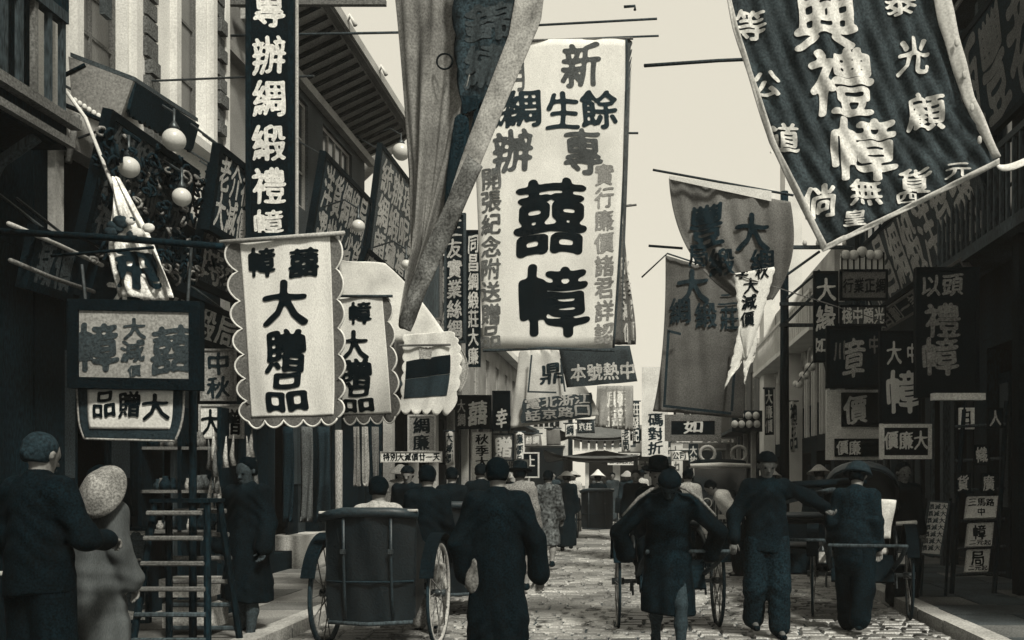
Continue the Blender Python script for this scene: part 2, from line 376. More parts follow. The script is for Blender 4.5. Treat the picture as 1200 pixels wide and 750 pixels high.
def bar(par, name, mat, a, b): return MB().box(a, b).build(name, mat, par)
def shell(par, side, X, y0, y1, z1, mat, openings, th=.3, deep=4.5, inner=None, shop=3.45, sm=None):
    c = X if side > 0 else X-th
    m = MB(); quadwall(m, 'x', c, y0, y1, shop, z1, th, [o for o in openings if o[3] > shop]); m.build('wall', mat, par)
    m = MB(); quadwall(m, 'x', c, y0, y1, 0, shop-.002, th, [o for o in openings if o[3] < shop+.4]); m.build('shopfront', sm or DARKW, par)
    k = 0
    for (a_, b_, p_, q_) in [o for o in openings if o[3] < shop+.4 and o[1]-o[0] > .9]:     # folding door leaves inside each shop opening
        n = max(2, int((b_-a_)/.42)); w_ = (b_-a_)/n
        for i in range(n):
            if (i+k) % 3 == 1: continue
            xx = X+side*(.16+.05*(i % 2)); MB().box((min(xx, xx+side*.04), a_+i*w_+.02, p_), (max(xx, xx+side*.04), a_+(i+1)*w_-.02, min(q_, 3.3)-.35)).build('door_leaf', WOOD if i % 2 else DARKW, par)
            MB().box((min(xx-side*.014, xx-side*.002), a_+i*w_+.08, p_+1.0), (max(xx-side*.014, xx-side*.002), a_+(i+1)*w_-.08, q_-.5)).build('door_panel', M(.05), par)
        k += 1
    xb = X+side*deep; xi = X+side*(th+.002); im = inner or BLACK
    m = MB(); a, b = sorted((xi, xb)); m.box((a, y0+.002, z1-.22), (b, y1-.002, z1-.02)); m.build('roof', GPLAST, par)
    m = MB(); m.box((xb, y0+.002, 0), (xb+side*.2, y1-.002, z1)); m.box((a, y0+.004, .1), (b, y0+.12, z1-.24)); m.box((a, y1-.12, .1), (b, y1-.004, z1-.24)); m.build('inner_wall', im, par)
# ---- left, nearest: dark timber shophouse with jettied gallery
t = thing('timber_shophouse', 'dark timber shophouse at the left edge with a jettied shuttered gallery over its open shop', 'building', (-5.2, 5, 0))
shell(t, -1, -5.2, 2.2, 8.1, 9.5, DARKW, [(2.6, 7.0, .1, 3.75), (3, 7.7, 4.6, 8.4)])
m = MB(); m.box((-5.19, 2.2, 4.16), (-4.62, 7.62, 4.40)); m.build('gallery_floor', DARKW, t)
m = MB(); m.box((-4.615, 2.2, 4.18), (-4.56, 7.64, 4.24)); m.build('moulding', MIDW, t); m = MB(); m.box((-4.615, 2.2, 4.34), (-4.53, 7.68, 4.42)); m.build('moulding', MIDW, t)
m = MB(); m.box((-4.69, 2.2, 5.18), (-4.60, 7.62, 5.27)); m.build('handrail', WOOD, t)
for k in range(30):
    y = 2.5+k*.175; MB().box((-4.665, y, 4.42), (-4.625, y+.045, 5.18)).build('baluster', MIDW if k % 5 == 2 else WOOD, t)
for y in (2.3, 3.8, 5.3, 6.6, 7.52): bar(t, 'gallery_post', DARKW, (-4.70, y, 5.27), (-4.60, y+.1, 8.6))
for k in range(22):
    y = 2.5+k*.235; bar(t, 'shutter_slat', MIDW if k in (17, 20) else WOOD, (-4.74, y, 5.4), (-4.71, y+.19, 8.5))
bar(t, 'eave_board', DARKW, (-5.19, 2.2, 8.6), (-4.2, 7.7, 8.8))
for y in (3.2, 4.6, 6.0, 7.3):
    m = MB(); m.tube([(-5.19, y, 3.5), (-4.95, y, 3.95), (-4.66, y, 4.15)], .05, 6); m.build('corbel', WOOD, t)
bar(t, 'lintel', DARKW, (-5.19, 2.6, 3.3), (-5.06, 7.1, 3.72))
m = MB(); m.box((-5.19, 7.1, .1), (-5.05, 7.2, 3.4)); m.build('pillar', GPLAST, t); bar(t, 'pillar_cap', GPLAST, (-5.21, 7.04, 3.4), (-4.98, 7.3, 3.52))
# ---- left: limewashed shophouse
WH = thing('plaster_shophouse', 'tall limewashed shophouse with rusticated quoin strips and shuttered upper windows behind the hanging signs', 'building', (-5.2, 8.2, 0))
ops = [(8.55, 10.0, .5, 3.2), (10.35, 12.5, .5, 3.2), (8.75, 9.6, 5.35, 7.1), (10.62, 11.35, 5.45, 8.3), (12.1, 12.1001, 5, 5.1)]
shell(WH, -1, -5.2, 8.12, 11.9, 11.0, PLASTER, ops[:1]+[(10.35, 11.6, .5, 3.2)]+ops[2:4], shop=4.44)
for (y0, y1, z0, z1) in ((8.75, 9.6, 5.35, 7.1), (10.62, 11.35, 5.45, 8.3)):
    window(WH, -1, -5.2, y0, y1, z0, z1, MIDW, 2, 4, gm=M(.12, rough=.3, spec=.5, grain=.2, key='dusty_glass'))
    bar(WH, 'window_sill', CREAM, (-5.2, y0-.12, z0-.12), (-5.02, y1+.12, z0-.02)); 
    for yy in (y0-.14, y1+.04): bar(WH, 'architrave', CREAM, (-5.2, yy, z0), (-5.12, yy+.10, z1+.05))
    bar(WH, 'architrave', CREAM, (-5.2, y0-.2, z1+.052), (-5.06, y1+.2, z1+.18))
for yq in (10.02, 11.62):
    z = 4.6; k = 0
    while z < 11:
        h = random.uniform(.16, .24); pr = random.uniform(.03, .12); wd = random.uniform(.16, .26)
        bar(WH, 'quoin_stone', M(.10, grain=.6, key='quoin'), (-5.2, yq-wd/2, z), (-5.2+pr, yq+wd/2, z+h-.03)); z += h; k += 1
for y in (8.3, 11.75): bar(WH, 'pilaster', PLASTER, (-5.2, y, 3.4), (-5.13, y+.12, 11))
bar(WH, 'string_course', CREAM, (-5.2, 8.14, 4.45), (-5.04, 11.88, 4.6))
for y in (8.35, 9.1): bar(WH, 'hanging_plaque', M(.07), (-5.2, y, 6.0), (-5.15, y+.13, 7.6))
# ---- left: grey party wall
t = thing('rendered_house', 'plain grey rendered house wall just behind the tall black vertical signboard', 'building', (-5.35, 12.3, 0))
shell(t, -1, -5.35, 11.92, 13.25, 11.2, GPLAST, [(12.2, 13.0, .5, 3.1)], shop=5.2); bar(t, 'ledge', GPLAST, (-5.35, 11.93, 7.0), (-5.2, 13.24, 7.14))
bar(t, 'downpipe', MIDW, (-5.35, 12.0, 3.2), (-5.27, 12.08, 11))
# ---- left: house with deep raftered eaves
EV = thing('eaved_house', 'old timber house with deep raftered eaves and a lattice window above the slanting signboards', 'building', (-5.2, 15, 0))
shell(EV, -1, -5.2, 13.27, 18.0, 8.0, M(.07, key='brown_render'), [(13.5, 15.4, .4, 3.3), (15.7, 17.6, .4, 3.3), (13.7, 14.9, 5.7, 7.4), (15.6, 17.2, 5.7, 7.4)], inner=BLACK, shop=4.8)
for (y0, y1) in ((13.7, 14.9), (15.6, 17.2)): window(EV, -1, -5.2, y0, y1, 5.7, 7.4, LINEN, 4, 3, back=.05)
m = MB(); m.add([(-5.25, 12.3, 7.72), (-5.25, 18.3, 7.72), (-4.38, 18.3, 8.14), (-4.38, 12.3, 8.14), (-5.25, 12.3, 7.80), (-5.25, 18.3, 7.80), (-4.38, 18.3, 8.22), (-4.38, 12.3, 8.22)],
    [(3, 2, 1, 0), (4, 5, 6, 7), (0, 1, 5, 4), (1, 2, 6, 5), (2, 3, 7, 6), (3, 0, 4, 7)]); m.build('soffit', M(.34, grain=.4, key='soffit_boards'), EV)
for k in range(19):
    y = 12.45+k*.31; m = MB(); m.tube([(-5.22, y, 7.68), (-4.4, y, 8.075)], .035, 4); m.build('rafter', BLACK, EV)
bar(EV, 'gutter', MIDW, (-4.375, 12.25, 8.08), (-4.27, 18.4, 8.2)); bar(EV, 'eave_beam', LIGHTW, (-5.18, 12.3, 7.52), (-5.06, 18.2, 7.66))
bar(EV, 'fascia', LIGHTW, (-4.265, 12.25, 8.12), (-4.235, 18.4, 8.26))
for y in (13.8, 15.5, 17.2): MB().tube([(-4.3, y, 8.12), (-4.2, y, 8.3), (-4.12, y, 8.15)], .035, 6).build('gutter_bracket', CREAM, EV, smooth=True)
m = MB()
for k in range(60): y = 12.3+k*.1; m.tube([(-5.6, y, 8.65), (-4.35, y, 8.26)], .045, 5)
tag(m.build('roof_tile', M(.05), EV), kind='stuff')
bar(EV, 'tie_pole', MIDW, (-5.2, 11.99, 7.55), (-3.2, 12.06, 7.62))
# ---- right: dark timber shophouses
RN = thing('carved_timber_shophouse', 'near right shophouse of black carved timber with an open shop and a heavy corner post', 'building', (4.9, 11, 0))
shell(RN, 1, 4.9, 7, 13.6, 10.5, DARKW, [(7.4, 13.1, .1, 3.3), (7.6, 9.8, 4.7, 7.5), (10.3, 13.0, 4.7, 7.5)], inner=DARKW)
for (y0, y1) in ((7.6, 9.8), (10.3, 13.0)): window(RN, 1, 4.9, y0, y1, 4.7, 7.5, DARKW, 5, 4, back=.1)
bar(RN, 'corner_post', BLACK, (4.45, 10.9, .1), (4.62, 11.1, 8.8)); bar(RN, 'gallery_beam', WOOD, (4.3, 7, 4.35), (4.895, 13.6, 4.5))
bar(RN, 'gallery_rail', M(.06), (4.3, 7, 5.4), (4.36, 13.6, 5.48))
for k in range(34): bar(RN, 'baluster', WOOD, (4.31, 7.1+k*.19, 4.5), (4.35, 7.15+k*.19, 5.4))
for k in range(9): bar(RN, 'carved_bracket', M(.05, grain=.7), (4.3, 7.3+k*.75, 7.0+.1*(k % 2)), (4.895, 7.4+k*.75, 7.5))
bar(RN, 'eave_board', WOOD, (4.0, 7, 7.9), (4.895, 13.9, 8.0)); 
for k in range(3): bar(RN, 'eave_strip', LINEN, (4.02+.1*k, 11.8, 7.80-.05*k), (4.05+.1*k, 13.9, 7.86-.05*k))
for k in range(5):
    y = 7.5+k*1.15; bar(RN, 'shelf', MIDW, (5.6, y, .9), (6.3, y+1.1, .94)); bar(RN, 'shelf', MIDW, (5.6, y, 1.6), (6.3, y+1.1, 1.64)); bar(RN, 'shelf', MIDW, (5.6, y, 2.3), (6.3, y+1.1, 2.34))
RM = thing('shaded_shophouse', 'shaded right-hand shophouse behind the long slanting signboard', 'building', (4.9, 17, 0))
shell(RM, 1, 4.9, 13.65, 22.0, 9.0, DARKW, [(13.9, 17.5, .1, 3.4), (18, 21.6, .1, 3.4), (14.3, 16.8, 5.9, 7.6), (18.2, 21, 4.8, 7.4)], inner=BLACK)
for (y0, y1, z0) in ((14.3, 16.8, 5.9), (18.2, 21, 4.8)): window(RM, 1, 4.9, y0, y1, z0, 7.5, WOOD, 5, 3, back=.1)
bar(RM, 'cornice', WOOD, (4.6, 13.66, 8.4), (4.895, 21.9, 8.6))
for k in range(4): bar(RM, 'door_post', WOOD, (4.78, 14.6+k*2, .1), (4.895, 14.75+k*2, 3.4))
AR = thing('arcaded_house', 'pale house with tall arched windows and a balustraded balcony halfway down the right side', 'building', (4.7, 27, 0))
shell(AR, 1, 4.7, 22.2, 33.0, 7.0, M(.30, grain=.3, key='grey_stucco'), [(22.6+k*1.05, 23.25+k*1.05, 2.6, 4.6) for k in range(10)]+[(22.6+k*2.6, 24.4+k*2.6, .1, 2.2) for k in range(4)])
bar(AR, 'wall_pier', CREAM, (4.2, 26.4, 0), (4.68, 27.3, 11.6)); bar(AR, 'wall_pier', CREAM, (4.3, 31.5, 0), (4.68, 32.6, 11.2))
for k in range(10):
    y = 22.925+k*1.05; MB().ring((4.67, y, 4.6), .36, .05, 'x', 10, 5, 0, math.pi).build('arch', CREAM, AR)
    for yy in (y-.39, y+.33): bar(AR, 'colonnette', CREAM, (4.62, yy, 2.6), (4.695, yy+.06, 4.6))
bar(AR, 'balcony', CREAM, (4.1, 22.2, 5.0), (4.695, 32.9, 5.12)); bar(AR, 'balcony_rail', CREAM, (4.1, 22.2, 5.9), (4.18, 32.9, 5.98))
for k in range(36): bar(AR, 'baluster', CREAM, (4.11, 22.3+k*.3, 5.12), (4.17, 22.38+k*.3, 5.9))
def far_house(name, label, side, X, y0, y1, z1, wm, n, lab=None):
    t = thing(name, label, 'building', (X, (y0+y1)/2, 0)); st = (y1-y0)/n
    shell(t, side, X, y0, y1, z1, wm, [(y0+k*st+.4, y0+(k+1)*st-.4, .1, 3.0) for k in range(n)]+[(y0+k*st+.7, y0+(k+1)*st-.7, 4.0, z1-.9) for k in range(n)])
    for k in range(n): window(t, side, X, y0+k*st+.7, y0+(k+1)*st-.7, 4.0, z1-.9, LINEN, 3, 3, back=.08)
    a, b = sorted((X, X-side*.35)); bar(t, 'cornice', CREAM, (a, y0+.01, z1-.35), (b, y1-.01, z1-.15)); bar(t, 'canopy', WOOD, (min(X, X-side*.9), y0+.01, 3.3), (max(X, X-side*.9), y1-.01, 3.42))
    for k in range(n+1): bar(t, 'pillar', LIGHTW, (min(X-side*.02, X-side*.2), y0+k*(y1-y0-.2)/n, .1), (max(X-side*.02, X-side*.2), y0+k*(y1-y0-.2)/n+.2, 3.3))
    return t
far_house('shophouse', 'long shop row on the left behind the small scalloped cloths', -1, -5.0, 18.5, 27.0, 7.0, M(.12), 4)
far_house('shophouse', 'low pale shop row on the left under the giant white banner', -1, -4.8, 27.2, 38.0, 6.2, M(.22), 5)
far_house('shophouse', 'distant shaded shop row on the right past the arcaded house', 1, 4.6, 33.2, 46.0, 6.6, M(.10), 5)
# closing houses where the street bends, seen face on
def cross_house(label, x0, x1, Y, z1, wm, n, strip=False):
    t = thing('shophouse', label, 'building', ((x0+x1)/2, Y, 0)); st = (x1-x0)/n; ops = []
    for k in range(n): ops += [(x0+k*st+.2, x0+(k+1)*st-.2, .1, 2.8), (x0+k*st+.35, x0+(k+1)*st-.35, 3.6, z1-.6)]
    m = MB(); quadwall(m, 'y', Y, x0, x1, 0, z1, .3, ops); m.build('wall', wm, t)
    m = MB(); m.box((x0, Y+3, 0), (x1, Y+3.2, z1)); m.build('inner_wall', BLACK, t); m = MB(); m.box((x0, Y+.305, z1-.1), (x1, Y+3, z1)); m.build('roof', DARKW, t)
    m = MB(); m.box((x0-.1, Y-.3, z1-.2), (x1+.1, Y, z1+.02)); m.build('cornice', LIGHTW, t)
    for k in range(n):
        a, b = x0+k*st+.35, x0+(k+1)*st-.35; m = MB()
        for i in range(6): xx = a+(b-a)*i/5.; m.box((xx-.03, Y+.1, 3.6), (xx+.03, Y+.16, z1-.6))
        for z in (3.62, (3.6+z1-.6)/2, z1-.66): m.box((a, Y+.105, z), (b, Y+.155, z+.06))
        m.build('window', LINEN, t); bar(t, 'awning', random.choice((LINEN, CREAM, MIDW)), (x0+k*st+.1, Y-.9, 2.85), (x0+(k+1)*st-.1, Y-.003, 2.93))
    return t
cross_house('grey slatted house closing the street left of the little pavilion', -8.4, -2.9, 40, 6.6, M(.42), 3)
cross_house('low distant house closing the street below the pale sky gap', -2.8, 2.4, 52, 4.4, M(.5), 3)
cross_house('distant dark house closing the street behind the motor car', 2.0, 9.5, 46.5, 8.0, M(.16), 3)
# little pavilion with upturned tiled roof
PV = thing('street_pavilion', 'small dark pavilion with upturned tiled eaves standing in mid distance under the white banner', 'pavilion', (-1.9, 33, 0))
m = MB()
for k in range(13):
    a = -1+2*k/12.; 
for sx in (-1, 1):
    pass
def roof_sheet(cx, cy, z, hw, hd, rise, lift):
    m = MB(); n = 12; V = []
    for i in range(n+1):
        for j in range(n+1):
            a, b = -1+2*i/n, -1+2*j/n; r = max(abs(a), abs(b)); zz = z+rise*(1-r)**1.4+lift*(abs(a)*abs(b))**3; V.append((cx+a*hw, cy+b*hd, zz))
    m.add(V, [(i*(n+1)+j, (i+1)*(n+1)+j, (i+1)*(n+1)+j+1, i*(n+1)+j+1) for i in range(n) for j in range(n)]); k = len(V)
    m.add([(x, y, z_-.1) for x, y, z_ in V], [(i*(n+1)+j+1, (i+1)*(n+1)+j+1, (i+1)*(n+1)+j, i*(n+1)+j) for i in range(n) for j in range(n)]); return m
roof_sheet(-1.2, 33, 2.85, 1.6, 1.3, .9, .45).build('roof', M(.10), PV, smooth=True); roof_sheet(-1.2, 33, 2.15, 1.9, 1.6, .35, .3).build('lower_roof', M(.10), PV, smooth=True)
for sx in (-1.2, 1.2):
    for sy in (-1, 1): bar(PV, 'column', WOOD, (-1.2+sx-.08, 33+sy-.08, 0), (-1.2+sx+.08, 33+sy+.08, 2.25))
for k in range(7): bar(PV, 'lattice_panel', PAINT, (-1.2-.9+k*.27, 31.9, 2.42), (-1.2-.9+k*.27+.2, 31.94, 2.78))
bar(PV, 'counter', DARKW, (-2.4, 32.2, 0), (0, 32.6, 1.0))
# telegraph pole
UP = thing('telegraph_pole', 'dark telegraph pole with slanting crossarms rising on the right beyond the grey flags', 'pole', (3.17, 20, 0))
MB().tube([(3.17, 20, 0), (3.17, 20, 7.6)], [.11, .08], 10).build('pole', DARKW, UP, smooth=True)
for z in (4.7, 5.15, 6.35): bar(UP, 'crossarm', WOOD, (3.05, 19.85, z), (4.6, 19.93, z+.07))
for k in range(3): MB().tube([(3.2, 19.9, 4.8+.5*k), (3.9, 19.9, 5.5+.4*k)], .03, 5).build('brace', WOOD, UP)
for k in range(5): MB().lathe([(.001, 0), (.04, 0), (.05, .05), (.03, .12), (.001, .13)], (3.3+k*.28, 19.89, 6.42), 8).build('insulator', PAINT, UP, smooth=True)

# ================================================================ BANNERS AND SIGNS
# giant white banner over the street
WB_L, WB_R = [(549, 47), (557, 200), (566, 409)], [(734, 46), (731, 200), (719, 408)]
sf = cloth_surf(WB_L, WB_R, 14, .06, 1.2, .8, .5, fold=.012, fk=3, fdir=.2)
cs = 14/F0
big = (col('囍幛', 645, 208, 402, 78), INK)
t = banner('cloth_banner', 'giant white cloth banner with tall black characters hanging over the middle of the street', 'banner', sf, WCLOTH, 20, 30,
    texts=[([('囍', 645, 255, 80, 86), ('幛', 650, 352, 78, 82)], INK), ([('綢', 613, 128, 42, 44), ('生', 660, 131, 38, 42), ('餘', 702, 128, 42, 44), ('綵', 590, 130, 28, 40)], M(.03, grain=.5)),
           ([('新', 681, 77, 44, 52), ('專', 683, 178, 44, 52), ('辦', 601, 178, 46, 50), ('月', 604, 90, 22, 34)], M(.09, grain=.4)),
           (col('開張紀念附送贈品', 576, 197, 408, 23, -.1), INKG), (col('實行廉價諸君詳認', 708, 190, 404, 22), M(.22))],
    pole=([(545, 49, 14), (742, 45, 14)], .02, MIDW), trim=(M(.05), 'r'), trim_r=.018, bold=1.2)
m = sheet(cloth_surf([(733, 46), (728, 408)], [(737, 46), (732, 300)], 14.02, 0), 1, 60, .01, scal=[('r', 17, 1.1)]); m.build('scalloped_fringe', M(.08), t)
MB().tube([P(566, 411, 13.97), P(640, 408, 14.0), P(720, 411, 13.97)], .022, 6).build('bottom_rod', WOOD, t)
# grey banner behind it
sf = cloth_surf([(654, 405), (664, 454)], [(738, 405), (747, 447)], 17.2, .02)
banner('cloth_banner', 'dark grey banner strip with pale characters showing below the giant white banner', 'banner', sf, M(.055, tr=.2), 12, 6,
    texts=[(row('本號熱中', 668, 745, 437, 20, -1), M(.40))], scal=[('b', 14, .07)])
sf = cloth_surf([(722, 240), (716, 404)], [(727, 243), (735, 320), (745, 404)], 17.3, .03)
banner('cloth_banner', 'tall grey pennant with faint characters showing past the right edge of the giant white banner', 'banner', sf, M(.14, tr=.25), 6, 20,
    texts=[(col('秋季減價', 731, 300, 402, 13, 2), M(.36))], scal=[('r', 22, .12)], pole=([(722, 243, 17.3), (746, 240, 17.3)], .02, MIDW))
# grey draped flag, centre top
sf = cloth_surf([(455, -60), (470, 110), (478, 200), (482, 300), (472, 386)], [(640, -60), (622, 30), (560, 170), (510, 280), (478, 352)], 8.0, .09, 2.2, .6, .4, fold=.05, fk=5, fdir=.2)
t = banner('draped_flag', 'big faded grey flag drooping in long folds left of the giant white banner', 'flag', sf, M(.27, grain=.35, tr=.35, patch=.35, ps=3), 40, 50,
    pole=([(452, -62, 7.9), (700, -70, 7.9)], .025, BAMBOO))
s2 = cloth_surf([(533, -50), (534, 40), (541, 118)], [(616, -50), (612, 20), (578, 112)], 7.86, .02, 3, 1.5, 2)
sheet(s2, 16, 16, .006, scal=[('b', 5, .08), ('r', 6, .05), ('l', 4, .05)]).build('painted_emblem', M(.04, grain=.7, ps=9, patch=.7), t, smooth=True)
lettering(s2, [('錦', 573, 26, 56, 46), ('繡', 570, 78, 50, 50)], .01, t, M(.055, bump=0), 'faded_lettering', 1.3)
for (Lq, Rq) in (([(533, 138), (524, 200), (519, 262)], [(549, 140), (548, 200), (536, 268)]), ([(556, 118), (552, 150), (541, 190)], [(585, 112), (574, 150), (556, 200)]), ([(541, 112), (540, 135)], [(560, 112), (558, 128)])):
    sheet(cloth_surf(Lq, Rq, 7.84, .01), 6, 12, .006, scal=[('t', 1, .05), ('b', 1, .04)]).build('dark_patch', M(.02, grain=.6), t, smooth=True)
MB().ring(P(521, 72, 7.86), .065, .008, 'y', 20, 5).build('ring_mark', INK, t)
s3 = cloth_surf([(614, -60), (596, 40), (545, 170), (494, 325)], [(644, -60), (634, 25), (565, 190), (506, 330)], 7.8, .02, .5, .5)
sheet(s3, 5, 40, .012).build('turned_edge', M(.36, grain=.35, ps=4, patch=.5, tr=.2), t, smooth=True)
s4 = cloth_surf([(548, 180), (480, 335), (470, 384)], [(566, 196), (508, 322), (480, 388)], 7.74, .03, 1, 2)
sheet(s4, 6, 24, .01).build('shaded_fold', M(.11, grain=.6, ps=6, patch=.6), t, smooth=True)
# huge dark banner, top right
RL = [(842, -60), (862, 30), (905, 165), (966, 287)]; RR = [(1082, -60), (1100, 30), (1128, 122), (1170, 190)]
sf = cloth_surf(RL, RR, 7.2, .02, 1.4, .7, 1., fold=.026, fk=7, fdir=.33)
LT = M(.50, grain=.25, patch=.3, ps=5, bump=0)
t = banner('cloth_banner', 'huge dark creased banner with pale sewn characters filling the upper right', 'banner', sf, M(.05, grain=.45, patch=.4, ps=3, tr=.12), 200, 80,
    texts=[([('興', 966, 22, 72, 78), ('禮', 985, 98, 74, 80), ('幛', 1013, 175, 76, 74), ('等', 879, 30, 34, 36), ('公', 897, 100, 34, 32), ('道', 919, 163, 34, 34),
             ('泰', 1054, 4, 36, 30), ('光', 1070, 66, 36, 42), ('顧', 1085, 132, 42, 42), ('倘', 958, 238, 40, 38), ('無', 1014, 226, 38, 30), ('貨', 1072, 212, 38, 30), ('元', 1122, 201, 28, 18), ('皇', 1001, 256, 26, 18), ('四', 1064, 232, 22, 12)], LT, .016)],
    pole=([(800, -62, 7.2), (1120, -66, 7.2)], .03, BAMBOO))
HEM = M(.50, grain=.2, tr=.3, bump=0)
for (Lq, Rq, nm) in ((([(840, -60), (858, 30), (902, 168), (964, 294)]), ([(844, -60), (864, 30), (908, 165), (968, 286)]), 'hem'), (([(964, 295), (1060, 248), (1172, 192)]), ([(967, 287), (1062, 241), (1170, 186)]), 'hem'),
                     (([(1082, -60), (1101, 30), (1128, 115), (1164, 186)]), ([(1102, -60), (1121, 30), (1142, 115), (1172, 184)]), 'hem')):
    sheet(cloth_surf(Lq, Rq, 7.15, .015, .5, 4, smooth=False), 3, 40, .008).build(nm, HEM, t, smooth=True)
for k in range(4): MB().ball(P(1121+k*9, 50+k*38, 7.12), .018, 8, 6, (1, .6, 1.8)).build('hem_knot', HEM, t, smooth=True)
banner('white_streamer', 'pale cloth streamer looping away from the lower corner of the huge dark banner', 'streamer', cloth_surf([(1166, 183), (1182, 192), (1230, 168)], [(1166, 190), (1184, 200), (1232, 176)], 7.2, .01), CREAM, 3, 14)
# grey flags, right of centre
sf = cloth_surf([(784, 208), (806, 290), (858, 346)], [(926, 237), (928, 300), (905, 352)], 12.5, .09, 1.3, .7, .2, fold=.03, fk=4, fdir=.3)
banner('hanging_flag', 'grey flag with dark characters slanting from a pole right of the pale sky gap', 'flag', sf, M(.20, grain=.3, tr=.35), 60, 40,
    texts=[([('豐', 828, 264, 38, 50), ('大', 881, 274, 40, 44), ('緞', 845, 309, 28, 32), ('綢', 893, 308, 28, 30), ('局', 818, 300, 22, 24)], M(.022), .035)],
    pole=([(765, 199, 12.5), (930, 229, 12.5)], .016, WOOD))
sheet(cloth_surf([(784, 206), (784.5, 210)], [(904, 224), (904, 236)], 12.46, 0), 12, 2, .01).build('white_heading', CREAM, None)
o = bpy.data.objects['white_heading']; par = [q for q in COL.objects if q.name.startswith('hanging_flag')][0]; o.parent = par; o.location = np.array(o.location)-ORG[par.name]
sf = cloth_surf([(780, 298), (777, 400), (765, 482)], [(868, 325), (872, 400), (872, 490)], 15.5, .08, .9, .6, .4, fold=.02, fk=3)
t = banner('hanging_flag', 'second grey flag with a stitched square outline hanging behind the slanting grey flag', 'flag', sf, M(.15, grain=.3, tr=.35), 50, 40,
    texts=[([('大', 812, 336, 36, 42), ('綢', 797, 364, 24, 30), ('緞', 827, 370, 24, 30), ('莊', 854, 374, 20, 26), ('二', 853, 352, 22, 16)], M(.03), .03)], pole=([(752, 325, 15.5), (782, 297, 15.5), (870, 326, 15.5)], .014, WOOD))
for (a, b, c_, d_) in (((782, 388), (785, 388), (777, 474), (780, 474)), ((861, 400), (864, 400), (856, 482), (859, 482)), ((782, 386), (782, 389), (798, 390), (798, 393)), ((777, 474), (777, 477), (857, 483), (857, 486))):
    sheet(cloth_surf([a, c_], [b, d_], 15.35, 0), 2, 4, .01).build('stitched_border', M(.03), t)
# white pennant
wL = [(858, 322), (862, 360), (858, 395), (848, 452)]; wR = [(908, 318), (898, 370), (886, 395), (868, 420)]
sf = cloth_surf([(862, 320), (865, 352), (868, 390), (874, 420)], [(907, 313), (899, 345), (888, 385), (876, 420)], 10.5, .02, .8, .6)
t = banner('paper_pennant', 'white toothed pennant with small black characters hanging in front of the grey flags', 'pennant', sf, WCLOTH, 10, 30, scal=[('l', 9, .05), ('r', 9, .05)],
    texts=[([('季', 869, 316+2, 15, 18), ('秋', 893, 318, 15, 18), ('大', 880, 335, 17, 18), ('減', 878, 354, 17, 18), ('價', 876, 374, 15, 18)], INK, .012)], pole=([(856, 320, 10.5), (1040, 378, 10.5)], .006, MIDW))
for Lq, Rq in (([(868, 380), (860, 415), (849, 456)], [(882, 384), (870, 420), (858, 440)]), ([(872, 386), (872, 420), (873, 450)], [(886, 384), (884, 415), (877, 430)])):
    sheet(cloth_surf(Lq, Rq, 10.52, .02), 4, 16, .006, scal=[('l', 6, .12), ('r', 5, .12)]).build('tail', WCLOTH, t, smooth=True)

# ---- left foreground scalloped banners
sf = cloth_surf([(275, 281), (283, 400), (291, 494)], [(392, 276), (396, 400), (396, 490)], 9.0, .035, 1.3, .8, fold=.008, fk=2, fdir=.3)
banner('shop_banner', 'large white shop banner with grey scalloped border and bold black characters left of centre', 'banner', sf, M(.14, grain=.4, tr=.2), 60, 70,
    scal=[('l', 7, .10), ('r', 7, .075), ('b', 5, .055)], trim=(CREAM, 'lrb'), trim_r=.011, panels=[(.045, .955, 0.0, .972, WCLOTH, 'white_panel')],
    texts=[([('幛', 307, 307, 32, 34), ('囍', 357, 308, 34, 34), ('大', 335, 356, 52, 52), ('贈', 336, 412, 46, 50), ('品', 338, 460, 44, 44)], INK)],
    pole=([(258, 284, 8.97), (404, 273, 8.97)], .022, LIGHTW), bold=1.45)
sf = cloth_surf([(397, 348), (401, 420), (403, 490)], [(452, 347), (458, 420), (464, 488)], 10.6, .02, 1.2, .7, 1)
banner('shop_banner', 'narrower white scalloped shop banner hanging just behind the large one', 'banner', sf, M(.14, grain=.4, tr=.2), 40, 50,
    scal=[('r', 5, .12), ('b', 4, .06)], trim=(CREAM, 'rb'), trim_r=.011, panels=[(-.02, .93, 0, .97, WCLOTH, 'white_panel')],
    texts=[([('幛', 423, 367, 26, 26), ('大', 416, 405, 32, 34), ('贈', 417, 439, 36, 36), ('品', 421, 468, 34, 30)], INK)], pole=([(394, 347, 10.57), (460, 347, 10.57)], .016, WOOD), bold=1.4)
# square board & cloth sign at the left
board('hanging_signboard', 'dark framed signboard with a dull beige panel hanging at the left foreground', 'sign', rect(82, 351, 237, 455, 7.2, skew=3), M(.27, grain=.3), BLACK, .085, .05,
    texts=[([('幛', 117, 407, 48, 56), ('囍', 203, 410, 46, 54), ('大', 160, 386, 26, 24), ('減', 158, 412, 28, 26), ('價', 160, 435, 15, 14)], M(.05))], bold=1.3,
    hang=[[P(100, 351, 7.2), P(96, 310, 7.2)], [P(220, 353, 7.2), P(224, 290, 7.2)]])
sf = cloth_surf([(90, 453), (92, 490), (98, 514)], [(216, 452), (214, 490), (206, 517)], 7.25, .01)
banner('cloth_sign', 'small black cloth sign with a white lettered panel hung under the beige signboard', 'sign', sf, M(.04), 30, 12, trim=(M(.25), 'lrb'), trim_r=.009,
    panels=[(.10, .90, .04, .72, CREAM, 'white_panel')], texts=[([('品', 124, 474, 26, 30), ('贈', 153, 474, 26, 30), ('大', 184, 477, 30, 30)], INK)], bold=1.2)
